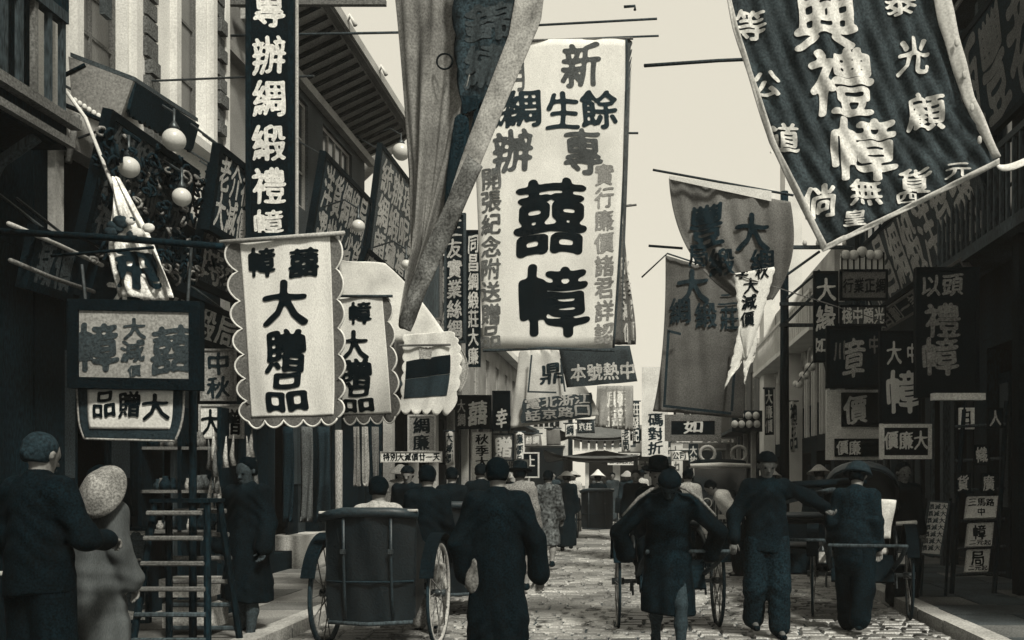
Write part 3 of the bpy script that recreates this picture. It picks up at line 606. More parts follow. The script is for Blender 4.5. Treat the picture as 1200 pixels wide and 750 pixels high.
# tall black vertical signboard
board('vertical_signboard', 'tall black vertical signboard with a column of white characters beside the plaster house', 'sign', rect(290, -70, 346, 281, 9.9), BLACK, DARKW, .06, .08,
    texts=[([('專', 317, 12, 36, 44), ('辦', 317, 67, 38, 44), ('綢', 317, 117, 38, 42), ('緞', 317, 169, 38, 42), ('禮', 317, 219, 38, 42), ('幛', 317, 263, 34, 32)], PAINT), ([('莊', 317, -40, 38, 42)], PAINT)],
    hang=[[P(343, 90, 9.95), P(368, 89, 9.95)], [P(150, 96, 9.95), P(295, 90, 9.95)]])
bar_ = MB(); bar_.tube([P(348, 278, 9.9), P(348, -60, 9.9)], .018, 6); bar_.build('guy_post', LIGHTW, [q for q in COL.objects if q.name.startswith('vertical_signboard')][0])
# facade signboards parallel to the street: plane x = X, from y0 (left end in view) to y1, z range, tilt
def fsign(label, X, y0, y1, z0, z1, tilt, chars, pm, lm, rows=1, side=-1, fw=.07, group=None, fm=None, dz=0.):
    if side < 0: A, B, C = (X+tilt, y0, z1), (X+tilt, y1, z1+dz), (X, y0, z0)
    else: A, B, C = (X-tilt, y1, z1), (X-tilt, y0, z1+dz), (X, y1, z0)
    sf = plane_surf(A, B, C); n = max(len(c) for c in chars); tx = []
    for r_, line in enumerate(chars):
        for i, ch in enumerate(line):
            if ch != ' ': tx.append(('uv', ch, .06+.88*(i+.5)/n, .06+.88*(r_+.5)/len(chars), .80/n, .84/len(chars)))
    c = (np.array(A)+np.array(B))/2
    return board('facade_signboard', label, 'sign', sf, pm, fm or BLACK, fw, .06, texts=[(tx, lm)], group=group,
        hang=[[np.array(A)*.8+np.array(B)*.2, (np.array(A)*.8+np.array(B)*.2)+np.array((-side*-1*.0+side*(.35+tilt), 0, .35))], [np.array(A)*.2+np.array(B)*.8, np.array(A)*.2+np.array(B)*.8+np.array((side*(.35+tilt), 0, .35))]])
DG = M(.30, grain=.5)
fsign('slanting dark signboard nearest the corner of the plaster house with rows of dull characters', -4.75, 8.0, 9.6, 3.55, 4.65, .25, ['綢緞布疋', '紗羅呢絨', '禮幛喜帳'], M(.025, grain=.9), M(.08))
fsign('dark fretted signboard below the white lamp globes', -4.60, 9.7, 10.9, 3.5, 4.75, .22, ['顧繡', '禮服', '時裝'], M(.05, grain=.8), DG)
fsign('narrow steep signboard with gilt strokes left of the tall vertical signboard', -4.25, 9.25, 10.15, 3.95, 4.8, .12, ['老介福', '大減價'], M(.035, grain=.7), M(.42))
fsign('broad slanting signboard with pale column strokes right of the tall vertical signboard', -4.55, 12.9, 15.2, 4.55, 6.0, .25, ['洋貨綢緞局', '選辦各省貨'], M(.04, grain=.7), DG)
fsign('high slanting signboard crowded with pale characters below the end of the deep eaves', -4.45, 15.4, 18.6, 5.0, 7.0, .25, ['統辦環球', '綢緞呢絨', '顧繡禮服'], M(.07, grain=.8), M(.33))
fsign('lower crowded signboard with slanting pale strokes beside the white draped canopy', -4.5, 14.6, 17.2, 4.3, 5.1, .3, ['廉價大放盤', '真正老牌號'], M(.05, grain=.8), M(.35))
fsign('long low board under the deep eaves further along the left shops', -4.4, 18.9, 23, 4.4, 6.2, .3, ['京廣雜貨鋪', '上等絲綢莊'], M(.06, grain=.8), M(.30))
fsign('dim lettered board tucked above the near left shop opening', -4.85, 7.4, 8.0, 3.0, 3.5, .1, ['減價'], M(.02), M(.06))
fsign('horizontal black board over the plaster house doorway with worn gilt characters', -4.9, 8.3, 11.5, 3.0, 3.45, .12, ['大綸綢緞局'], M(.015), GOLD)
# right facade
fsign('long slanting signboard with stretched pale characters high on the right below the huge banner', 4.55, 11.6, 17.8, 4.62, 5.75, .4, ['信昌綢緞洋貨號'], M(.055, grain=.8), M(.30), side=1, fm=DARKW)
fsign('carved signboard with dim gilt characters on the near right shop front', 4.28, 8.8, 12.2, 5.6, 7.0, .2, ['恆豐老號'], M(.02, grain=.8), M(.10), side=1)
fsign('narrow grey-edged board sloping under the long right signboard', 4.5, 12.4, 17.5, 4.15, 4.42, .2, ['價目劃一誠實無欺'], M(.03, grain=.8), M(.22), side=1, fm=MIDW, fw=.04)
fsign('low board of stretched characters on the right shop front past the white painted sign', 4.5, 18.2, 21.5, 3.5, 4.3, .2, ['綢緞棉布'], M(.04), M(.3), side=1)

# ---- white canopy cloths left of centre
sf = cloth_surf([(397, 305), (397, 330), (400, 402)], [(452, 309), (490, 348), (527, 400)], 13.4, .05, 1, .5)
banner('draped_canopy', 'pale triangular canopy cloth sloping down behind the scalloped shop banners', 'canopy', sf, M(.82, grain=.12, tr=.35), 20, 20, scal=[('t', 1, .03)])
sf = cloth_surf([(397, 152), (402, 190), (408, 222)], [(474, 156), (474, 165), (410, 225)], 18.9, .08, 1, .5)
banner('awning_cloth', 'pale awning cloth sagging to a point under the end of the deep eaves', 'awning', sf, M(.36, grain=.25, tr=.3), 20, 14)
sf = cloth_surf([(474, 392), (474, 430), (470, 480)], [(527, 388), (538, 420), (530, 480)], 13.0, .02)
t = banner('scalloped_cloth', 'white scalloped cloth with a dark square patch hanging behind the narrower shop banner', 'banner', sf, M(.80, grain=.15, tr=.35), 40, 40, scal=[('l', 7, .05), ('r', 7, .06), ('b', 5, .05)],
    panels=[(.03, .84, .43, .66, BLACK, 'dark_patch'), (.03, .84, .665, .88, M(.04), 'dark_patch')], texts=[([('贈', 499, 414, 15, 14)], M(.3))])
MB().tube([P(468, 405, 12.96), P(528, 404, 12.96)], .016, 6).build('rod', MIDW, t)
sf = cloth_surf([(527, 400), (538, 425), (530, 455)], [(537, 404), (549, 432), (538, 462)], 13.2, .03, 1.5, 1)
banner('rolled_cloth', 'small crumpled pale cloth edging the right side of the white scalloped cloth', 'cloth', sf, M(.3, grain=.5), 8, 10)
# white triangular drape by the left clutter
sf = cloth_surf([(132, 210), (127, 275), (141, 349)], [(139, 208), (180, 288), (207, 350)], 7.9, .06, 1.2, .6, 1, fold=.03, fk=3)
t = banner('white_pennant', 'tattered white triangular pennant with a black splash hanging between the left signboards', 'pennant', sf, M(.62, grain=.35, patch=.45, ps=7), 24, 30, texts=[([('飛', 164, 318, 40, 46)], M(.02), .04)], bold=1.5)
for k in range(12):
    a = rng.uniform(0, 1, 3); px = 130+a[0]*48; py = 252+a[1]*24; MB().ball(P(px, py, 7.8), .03+.03*a[2], 7, 5, (1.2, .5, .9)).build('cloth_flower', M(.04) if k % 3 else CREAM, t, smooth=True)
pole_ = lambda nm, lab, pts, r, m_: tag(MB().tube([P(*q) for q in pts], r, 8).build(nm, m_, smooth=True), lab, 'pole')
pole_('leaning_pole', 'slender pale pole leaning above the tattered triangular pennant', [(76, 105, 8.0), (100, 138, 8.0), (162, 292, 7.8)], .016, CREAM)
pole_('leaning_pole', 'short thick pale strut under the grey box canopy', [(90, 135, 8.3), (80, 190, 8.2)], .03, MIDW)
pole_('horizontal_pole', 'long dark horizontal pole crossing above the beige hanging signboard', [(-20, 270, 7.1), (120, 278, 7.1), (262, 289, 7.1)], .026, DARKW)
pole_('horizontal_pole', 'second thin dark pole crossing the tattered pennant below the long one', [(60, 300, 7.3), (180, 290, 7.3)], .012, DARKW)
pole_('pale_rail', 'bright slanting rail under the near gallery left of the beige signboard', [(10, 262, 7.0), (60, 283, 7.6), (120, 311, 8.2)], .018, LINEN)
pole_('pale_rail', 'dimmer lower slanting rail behind the beige hanging signboard', [(12, 305, 7.0), (60, 325, 7.6), (110, 342, 8.2)], .018, MIDW)
# box canopy with fascia and globes
CB = thing('box_canopy', 'grey box canopy with dark scalloped fascia projecting from the plaster house', 'canopy', (-4.8, 9, 4.6))
sheet(rect4((80, 66), (155, 95), (86, 115), 8.3), 2, 2, .02).build('end_panel', M(.19, grain=.3), CB) if False else None
m = MB(); A_, B_, C_, D_ = P(80, 66, 8.3), P(156, 95, 8.3), P(136, 151, 8.3), P(84, 117, 8.3); off = np.array((0, .03, 0))
m.add([A_, B_, C_, D_, A_+off, B_+off, C_+off, D_+off], [(3, 2, 1, 0), (4, 5, 6, 7), (0, 1, 5, 4), (1, 2, 6, 5), (2, 3, 7, 6), (3, 0, 4, 7)]); m.build('end_panel', M(.19, grain=.3), CB)
sheet(plane_surf(B_+(0, .031, 0), P(232, 146, 9.6), P(150, 128, 8.331)), 30, 3, .03, scal=[('b', 13, .25)]).build('fascia', M(.022), CB)
m = MB(); q = [A_+(0, .03, .01), B_+(0, .03, .01), P(232, 143, 9.6), P(205, 128, 9.6)]; m.add(q+[x+np.array((0, 0, .04)) for x in q], [(3, 2, 1, 0), (4, 5, 6, 7), (0, 1, 5, 4), (1, 2, 6, 5), (2, 3, 7, 6), (3, 0, 4, 7)]); m.build('top', M(.06), CB)
for k in range(8): MB().ball(P(88+k*5.5, 118+k*3.6, 8.28), .022, 7, 5, (1, 1, 1.3)).build('fringe_tassel', CREAM, CB, smooth=True)
MB().tube([P(152, 100, 8.4), P(185, 130, 8.9), P(212, 146, 9.4)], .016, 6).build('rail', MIDW, CB)
MB().tube([P(72, 90, 8.3), P(100, 76, 8.3)], .02, 6).build('brace', DARKW, CB); MB().tube([P(74, 122, 8.2), P(140, 150, 8.2), P(165, 166, 8.3)], .02, 6).build('brace', DARKW, CB)
for px, py, d, r, lab in ((204, 164, 8.8, .105, 'highest white glass lamp globe under the box canopy'), (151, 196, 8.2, .09, 'lowest-left white glass lamp globe beside the leaning pole'), (213, 231, 8.8, .085, 'white glass lamp globe above the dark fretted signboard'),
                          (420, 265, 12.5, .085, 'small white lamp globe beside the crowded signboards above the shop banners'), (470, 178, 16.5, .15, 'white lamp globe against the edge of the drooping grey flag'), (476, 310, 13.5, .07, 'little white lamp globe above the draped canopy')):
    t = thing('lamp_globe', lab, 'lamp', tuple(P(px, py, d)), 'glass lamp globes on the left shops'); MB().ball(P(px, py, d), r, 20, 14).build('globe', GLOBE, t, smooth=True)
    q = P(px, py, d); MB().lathe([(.001, 0), (r*.4, 0), (r*.45, .03), (r*.2, .07), (.012, .09), (.012, .2), (.001, .2)], tuple(q+(0, 0, r*.88)), 10).build('fitting', METAL, t, smooth=True)
    MB().tube([q+(0, 0, r+.15), q+(-.2, .05, r+.28), q+(-.5, .1, r+.2)], .012, 6).build('bracket', METAL, t)
# small boards under the shop banners
board('small_signboard', 'lower right beige board with a scalloped white edge under the large shop banner', 'sign', rect(236, 409, 276, 470, 9.6), M(.28), M(.2), .02, .03, texts=[(col('中秋', 257, 412, 468, 26), M(.03))])
board('small_signboard', 'white board with two black characters tucked behind the large shop banner', 'sign', rect(234, 474, 285, 514, 9.5), PAINT, M(.3), .02, .03, texts=[(row('大贈', 236, 284, 495, 30), INK)])
board('small_signboard', 'thin white doorway sign of tiny characters between shop pillars left of centre', 'sign', rect(446, 529, 518, 542, 15.5), PAINT, M(.3), .015, .03, texts=[(row('特別大減價廿一天', 449, 516, 535.5, 9), INK)])
board('small_signboard', 'grey hanging board with two characters below the white scalloped cloth', 'sign', rect(478, 486, 511, 530, 16), M(.20), LIGHTW, .03, .03, texts=[(col('綢廉', 494, 489, 528, 19), INK)])
board('small_signboard', 'black board with a bold white double character beneath the column of hanging boards', 'sign', rect(534, 463, 576, 503, 17), BLACK, DARKW, .03, .04, texts=[([('囍', 560, 484, 22, 28)], PAINT), (col('大綢', 541, 468, 500, 9), DG)])
board('small_signboard', 'dark board with one white character right beside the double character board', 'sign', rect(577, 458, 598, 505, 17.5), BLACK, DARKW, .02, .04, texts=[([('幸', 588, 490, 13, 22)], PAINT)])
board('small_signboard', 'white strip sign with a vertical line of black characters above the gowned man', 'sign', rect(553, 506, 576, 572, 16.4), PAINT, M(.3), .01, .03, texts=[(col('秋季大減', 565, 508, 562, 15), INK)])
board('small_signboard', 'grey lettered square board right of the white strip sign', 'sign', rect(577, 508, 602, 540, 18), M(.12), DARKW, .02, .03, texts=[([('贈', 590, 524, 20, 24)], CREAM)])
board('small_signboard', 'narrow white doorway board low behind the gowned man', 'sign', rect(577, 538, 620, 549, 19), PAINT, MIDW, .01, .03, texts=[(row('大廉價', 580, 604, 543, 9), INKG)])
board('small_signboard', 'tall dark notice board with a white edge near the far left shops', 'sign', rect(612, 530, 632, 560, 20), BLACK, PAINT, .03, .03, texts=[([('上', 622, 540, 10, 14)], PAINT)])
board('dark_column_board', 'long black vertical board of pale round characters left of the giant white banner', 'sign', rect(521, 250, 546, 402, 17), BLACK, M(.05), .04, .05, texts=[(col('三友實業絲綢', 533, 256, 398, 17), DG)])
board('dark_column_board', 'second long dark board of uneven pale characters tucked against the giant white banner edge', 'sign', rect(546, 270, 563, 430, 18), BLACK, DARKW, .03, .05, texts=[(col('同昌綢緞莊大廉', 555, 276, 428, 12), M(.4))])
board('dark_column_board', 'ribbed grey vertical board behind the shaded fold of the drooping flag', 'sign', rect(494, 285, 518, 375, 18.5), M(.06, stretch=(9, 1, .2), grain=.8), MIDW, .04, .05)
# white flag with framed character under the giant banner
sf = cloth_surf([(608, 414), (603, 460), (597, 502)], [(658, 414), (690, 460), (702, 487)], 18.2, .03)
t = banner('cloth_banner', 'small white banner with a framed character and dark label strip under the giant white banner', 'banner', sf, M(.60, tr=.3, grain=.15), 24, 20, scal=[('t', 4, .07)],
    texts=[([('鼎', 647, 438, 28, 24)], M(.03))])
for (a, b, c_, d_) in (((622, 416), (624, 416), (618, 459), (620, 459)), ((618, 458), (618, 460), (652, 459), (652, 461)), ((656, 420), (658, 420), (661, 459), (663, 459))): sheet(cloth_surf([a, c_], [b, d_], 18.05, 0), 2, 4, .01).build('stitched_border', M(.05), t)
s2 = cloth_surf([(614, 468), (611, 496)], [(693, 460), (692, 489)], 18.08, 0)
sheet(s2, 20, 8, .02, scal=[('l', 2, .02), ('r', 2, .02), ('t', 2, .05), ('b', 2, .05)]).build('label_strip', M(.05), t)
lettering(s2, row('電北浙江', 615, 692, 473, 13, -2)+row('話京路口', 615, 692, 487, 12, -2), .02, t, LINEN)
sf = cloth_surf([(700, 452), (697, 500)], [(742, 452), (742, 505)], 20, .06, 3, .5, fold=.03, fk=6)
banner('striped_curtain', 'pale ribbed cloth hanging below the dark grey banner strip at right of centre', 'cloth', sf, M(.36, tr=.3, grain=.3), 24, 10, texts=[(col('廉盛', 722, 456, 500, 22), M(.6))])
# right of centre
board('hanging_strip', 'tall white strip sign with three dark characters in the bright gap at the street end', 'sign', rect(752, 430, 783, 535, 21), PAINT, PAINT, .0, .03, texts=[(col('碼對折', 768, 484, 533, 17), M(.03))])
board('hanging_signboard', 'grey bordered black signboard with a pale emblem below the second grey flag', 'sign', rect(779, 486, 845, 517, 19), BLACK, M(.14), .13, .06, texts=[(row('如', 800, 824, 500, 15), CREAM)])
m_ = thing('lantern_rack', 'double row of small white round lanterns hanging right of the bordered black signboard', 'lantern', tuple(P(876, 502, 20)))
m2 = MB(); m2.box(P(858, 481, 20.1), P(893, 506, 20.16)); m2.build('backboard', M(.03), m_)
for j, (y_, xs) in enumerate(((487, (868, 877, 886)), (497, (861, 869, 878, 887)))):
    for x_ in xs: MB().ball(P(x_, y_, 20), .075, 10, 8, (1, 1, 1.1)).build('lantern', PAINT, m_, smooth=True)
for px, lab in ((829, 'pale round wreath ornament left of its pair over the motor car'), (866, 'pale round wreath ornament right of its pair over the motor car')):
    t = thing('wreath', lab, 'wreath', tuple(P(px, 532, 24)), 'round wreaths over the motor car'); MB().ring(P(px, 532, 24), .19, .045, 'y', 22, 6).build('ring', M(.4) if px < 850 else DG, t, smooth=True); MB().tube([P(px, 521, 24), P(px, 512, 24)], .015, 5).build('cord', WOOD, t)
bd = [('white street-end placard under the tall white strip sign', 748, 535, 790, 556, 34, PAINT, '大減價'), ('long pale low placard beside the little pavilion', 712, 531, 750, 545, 36, PAINT, '綢緞莊'), ('white placard with faint strokes low at the bright street end', 784, 520, 800, 560, 38, CREAM, '上中'),
      ('ragged dark string of characters hanging left of the motor car', 807, 520, 818, 560, 26, M(.04), '大放盤'), ('small dark board over the little pavilion roof', 700, 508, 745, 524, 38, M(.06), '老店'), ('row board with pale edge above the wreaths', 790, 513, 862, 520, 22, MIDW, '國貨公司')]
for lab, x0, y0, x1, y1, d, pm, s_ in bd:
    dk = pm not in (PAINT, CREAM)
    tx = row(s_, x0+2, x1-2, (y0+y1)/2, min(12, (y1-y0)*.8)) if x1-x0 > y1-y0 else col(s_, (x0+x1)/2, y0+2, y1-2, 9)
    board('placard', lab, 'sign', rect(x0, y0, x1, y1, d), pm, pm, .03, .04, texts=[(tx, CREAM if dk else INKG)])
# ---- right cluster
board('hanging_signboard', 'pale lit hanging board with dark characters nearest the telegraph pole crossarms', 'sign', rect(984, 316, 1040, 352, 16), M(.13), BLACK, .04, .05, texts=[(row('行業正綢', 987, 1038, 335, 17), INK)])
board('hanging_signboard', 'narrow board of glittering pale characters below the dark-lettered lit board', 'sign', rect(984, 358, 1038, 382, 16), M(.09), BLACK, .03, .05, texts=[(row('棧中顧光', 986, 1036, 370, 19), CREAM)])
t = thing('lattice_crest', 'pale arched lattice crest on top of the lit hanging boards', 'sign', tuple(P(1010, 316, 16))); m = MB(); m.box(P(985, 316, 16), P(1036, 303, 16.05)); m.build('panel', CREAM, t)
for k in range(8): MB().box(P(986+k*7, 316, 15.97), P(987.2+k*7, 296, 15.99)).build('bar', BLACK, t)
for k in range(5): MB().ball(P(991+k*9.5, 299-(4 if k == 2 else 0), 16), .09, 8, 6).build('knob', CREAM, t, smooth=True)
board('vertical_signboard', 'narrow vertical board with a pale large character left of the lattice crest boards', 'sign', rect(953, 318, 982, 425, 17), M(.02), BLACK, .04, .05, texts=[([('大', 968, 340, 22, 26), ('緣', 967, 373, 22, 30), ('如', 961, 405, 16, 18)], PAINT)])
board('hanging_signboard', 'black board with a dim pale cloth character under the lattice crest boards', 'sign', rect(968, 382, 1032, 455, 14), M(.016), BLACK, .05, .06, texts=[([('章', 1000, 420, 26, 46)], DG), ([('中', 1024, 404, 13, 20), ('川', 983, 412, 13, 22)], M(.14))])
t = board('painted_signboard', 'white painted shop sign with black character panels on the right pavement side', 'sign', rect(968, 457, 1034, 539, 14.6), PAINT, PAINT, .0, .10, texts=[([('價', 1005, 479, 24, 34)], PAINT)])
sfb = rect(968, 457, 1034, 539, 14.5)
for (x0, y0, x1, y1, s_, h) in ((986, 460, 1030, 500, '價', 34), (978, 514, 1030, 535, '價廉', 17)):
    sheet(rect(x0, y0, x1, y1, 14.52), 1, 1, .04).build('black_panel', BLACK, t); lettering(rect(x0, y0, x1, y1, 14.49), row(s_, x0+2, x0+2+len(s_)*h*.85, (y0+y1)/2, h), .01, t, PAINT)
t = board('painted_signboard', 'white ledge board with three white characters on black below the tall dark cloth board', 'sign', rect(1031, 497, 1091, 538, 12.6), BLACK, PAINT, .05, .06, texts=[(row('價廉大', 1035, 1087, 516, 21), PAINT)])
board('hanging_signboard', 'tall black cloth board with one big pale character standing over the white ledge board', 'sign', rect(1030, 388, 1078, 496, 12.7), M(.014), BLACK, .03, .06, texts=[([('幛', 1058, 459, 38, 50), ('大', 1047, 414, 17, 26), ('中', 1068, 414, 12, 22)], CREAM)])
board('vertical_signboard', 'big black vertical board with dim pale characters nearest the dark right shop', 'sign', rect(1072, 314, 1146, 466, 11.6), M(.010), BLACK, .05, .08, texts=[([('禮', 1103, 376, 40, 40), ('幛', 1101, 418, 42, 44), ('頭', 1115, 335, 24, 26), ('以', 1090, 336, 22, 24)], M(.20))])
board('ledge', 'white ledge strip at the foot of the big black vertical board', 'ledge', rect(1092, 461, 1153, 469, 11.4), PAINT, PAINT, .0, .12)
board('small_signboard', 'small pale card hung high in the dark right shop opening', 'sign', rect(1124, 478, 1141, 503, 11.3), CREAM, PAINT, .02, .03, texts=[([('日', 1132, 490, 11, 15)], BLACK)])
for q, (x0, y0, x1, y1, s_, lab) in enumerate(((1130, 583, 1169, 608, '三馬路', 'top white placard of the stack leaning in the right shop front'), (1131, 614, 1164, 641, '幛', 'middle white placard with one bold character leaning in the right shop front'), (1130, 645, 1160, 671, '局', 'lowest white placard leaning in the right shop front'))):
    tx = row(s_, x0+4, x1-4, y0+6, 9)+[('中', (x0+x1)/2, y0+17, 9, 9)] if q == 0 else [(s_, (x0+x1)/2, y0+10, 15, 17)]+row('二元起', x0+4, x1-3, y1-5, 6)
    board('shop_placard', lab, 'placard', plane_surf(P(x0+3, y0, 11.1), P(x1, y0-1, 11.1), P(x0, y1, 11.0)), M(.42, grain=.2), M(.35), .01, .02, texts=[(tx, INK)])
t = board('price_list_board', 'leaning pale notice board closely lettered on dark legs on the right pavement', 'notice board', plane_surf(P(1088, 586, 11.0), P(1113, 588, 11.0), P(1077, 650, 10.9)), M(.38, grain=.2), M(.05), .02, .02,
    texts=[(sum([row('價減大', 1087-1.4*k, 1110-1.4*k, 594+8.0*k, 6.5) for k in range(7)], []), M(.05))])
for px in (1079, 1108): MB().tube([P(px+6, 584, 11.02), P(px, 700, 10.9)], .018, 5).build('leg', DARKW, t)
rk = thing('placard_stand', 'dark slatted easel stand holding the white placards in the right shop front', 'stand', tuple(P(1145, 700, 11.2)))
for px in (1122, 1172): MB().tube([P(px+8, 470, 11.3), P(px-8, 712, 11.1)], .03, 6).build('leg', DARKW, rk)
for y_ in (500, 540, 575, 611, 643, 674): MB().tube([P(1118, y_, 11.25), P(1178, y_-3, 11.25)], .02, 5).build('slat', WOOD, rk)
for px, py, s_, lab in ((1150, 533, '幟', 'upper'), (1158, 566, '廣', 'lower right'), (1128, 566, '貨', 'lower left'), (1166, 490, '人', 'topmost')):
    board('small_signboard', 'tiny dim %s card lettered in pale ink on the placard stand' % lab, 'sign', rect(px-9, py-12, px+9, py+12, 11.15), M(.015), BLACK, .015, .02, texts=[([(s_, px, py, 13, 18)], M(.35))])
# balcony bulbs of the arcaded house
t = thing('lamp_string', 'slanting string of round white lamps along the balcony of the arcaded house', 'lamps', (4.0, 26, 5))
MB().tube([P(932, 452, 24), P(966, 405, 20)], .015, 5).build('wire', WOOD, t)
for k in range(10): MB().ball(P(933+k*3.7, 450-k*5.1+(k % 2)*6, 24-.4*k), .09, 9, 7).build('globe', PAINT, t, smooth=True)
# bamboo pole tips against the sky
for pts, lab in (([(755, 77, 9), (842, 71, 9.2), (960, 66, 9.4)], 'thin bamboo pole high in the pale sky left of the huge dark banner'), ([(640, 47, 15), (772, 42, 15)], 'thin pole lying across the top of the giant white banner'),
                 ([(565, 33, 13), (770, 22, 13)], 'longer thin pole sagging above the giant white banner'), ([(731, 8, 11), (744, 7, 11), (744, 12, 11)], 'short hooked pole tip near the top edge of the sky'), ([(733, 156, 14.4), (748, 156, 14.4)], 'short dark pole stub beside the giant banner fringe'),
                 ([(760, 288, 13), (800, 291, 13)], 'thin pole tip between the two grey flags'), ([(740, 240, 18), (716, 244, 18)], 'short pole stub above the tall grey pennant'), ([(262, 42, 12.4), (470, 38, 12.4)], 'pale thin pole crossing behind the tall vertical signboard')):
    t = tag(MB().tube([P(*q) for q in pts], .02 if '272' in lab else .018, 6).build('bamboo_pole', WOOD, smooth=True), lab, 'pole', 'banner poles over the street')
    t['group'] = 'banner poles over the street'

# ================================================================ PEOPLE (implicit surfaces polygonised into one continuous mesh each)
def nets(Fv, org, h):
    Sg = Fv < 0; nx, ny, nz = Fv.shape; C = np.zeros((nx-1, ny-1, nz-1), np.int8); cr = [(i, j, k) for i in (0, 1) for j in (0, 1) for k in (0, 1)]
    for i, j, k in cr: C += Sg[i:nx-1+i, j:ny-1+j, k:nz-1+k]
    idx = np.argwhere((C > 0) & (C < 8)); val = np.stack([Fv[idx[:, 0]+i, idx[:, 1]+j, idx[:, 2]+k] for i, j, k in cr], 1)
    acc = np.zeros((len(idx), 3)); cnt = np.zeros(len(idx))
    for a in range(8):
        for b in range(a+1, 8):
            d = np.array(cr[b])-np.array(cr[a])
            if np.abs(d).sum() != 1: continue
            va, vb = val[:, a], val[:, b]; m = (va < 0) != (vb < 0); t = np.where(m, va/(va-vb+1e-12), 0)
            acc += np.where(m[:, None], np.array(cr[a])+d*t[:, None], 0); cnt += m
    V = org+(idx+acc/np.maximum(cnt, 1)[:, None])*h
    vid = -np.ones(C.shape, int); vid[tuple(idx.T)] = np.arange(len(idx)); Fc = []
    for ax in range(3):
        sl0 = [slice(1, n-1) for n in Fv.shape]; s0 = list(sl0); s1 = list(sl0); s0[ax] = slice(0, Fv.shape[ax]-1); s1[ax] = slice(1, Fv.shape[ax])
        A, B = Sg[tuple(s0)], Sg[tuple(s1)]; e = np.argwhere(A != B); ins = A[tuple(e.T)]; e = e+np.array([0 if q == ax else 1 for q in range(3)])
        b, c = (ax+1) % 3, (ax+2) % 3; q = []
        for db, dc in ((0, 0), (-1, 0), (-1, -1), (0, -1)):
            p = e.copy(); p[:, b] += db; p[:, c] += dc; q.append(vid[tuple(p.T)])
        q = np.stack(q, 1); q[~ins] = q[~ins][:, ::-1]; Fc.append(q)
    return V, np.vstack(Fc)
def sdf(prims, lo, hi, h, k=.04, noise=None, cuts=()):
    ax = [np.arange(l, u+h, h) for l, u in zip(lo, hi)]; X, Y, Z = np.meshgrid(*ax, indexing='ij', sparse=False); D = None
    for p in prims:
        a, b, ra, rb = np.array(p[0], float), np.array(p[1], float), p[2], p[3]; s = np.array(p[4] if len(p) > 4 else (1, 1, 1), float); kk = p[5] if len(p) > 5 else k
        A, Bv = a/s, b/s; u = Bv-A; dx, dy, dz = X/s[0]-A[0], Y/s[1]-A[1], Z/s[2]-A[2]; uu = u@u
        hh = np.clip((dx*u[0]+dy*u[1]+dz*u[2])/uu, 0, 1) if uu > 1e-9 else 0.
        d = (np.sqrt((dx-u[0]*hh)**2+(dy-u[1]*hh)**2+(dz-u[2]*hh)**2)-(ra+(rb-ra)*hh))*s.min()
        if D is None: D = d
        else: q = np.clip(.5+.5*(D-d)/kk, 0, 1); D = D*(1-q)+d*q-kk*q*(1-q)
    if noise is not None: D = D+noise(X, Y, Z)
    for c in cuts: D = np.maximum(D, c(X, Y, Z))
    return nets(D, np.array([a[0] for a in ax]), h)
def rotx(p, c, a):
    y, z = p[1]-c[1], p[2]-c[2]; return np.array((p[0], c[1]+y*math.cos(a)+z*math.sin(a), c[2]-y*math.sin(a)+z*math.cos(a)))
def hand(mb, wr, el, side, curl=.5, grip=False):
    """palm and five bent fingers continuing the forearm"""
    d = np.array(wr)-np.array(el); d /= np.linalg.norm(d); x = np.array((1., 0, 0))*side; n = np.cross(d, x); n /= np.linalg.norm(n)+1e-9; x = np.cross(n, d)
    w_ = np.array(wr); mb.tube([w_-d*.03, w_+d*.02, w_+d*.06, w_+d*.09], [.022, .030, .034, .028], 8, sq=(1, .55))
    inn = -n*side*0+np.cross(x, d)*0+n
    for i, (o, L_) in enumerate(((-.026, .062), (-.009, .072), (.009, .068), (.025, .052))):
        p = w_+d*.085+x*o; pts = [p-d*.02, p]; a = 0.; c_ = (.8 if grip else curl)*(1+.08*i)
        for f_ in (.42, .33, .25): a += c_*.75; p = p+(d*math.cos(a)+inn*math.sin(a))*L_*f_*1.1; pts.append(p)
        mb.tube(pts, [.010, .0098, .0092, .0085, .006], 6)
    p = w_+d*.03-x*.026; dd = d*.75-x*.55+inn*.35; mb.tube([p, p+dd*.03, p+dd*.052+inn*.004, p+dd*.07+inn*.014], [.012, .0115, .010, .007], 6)
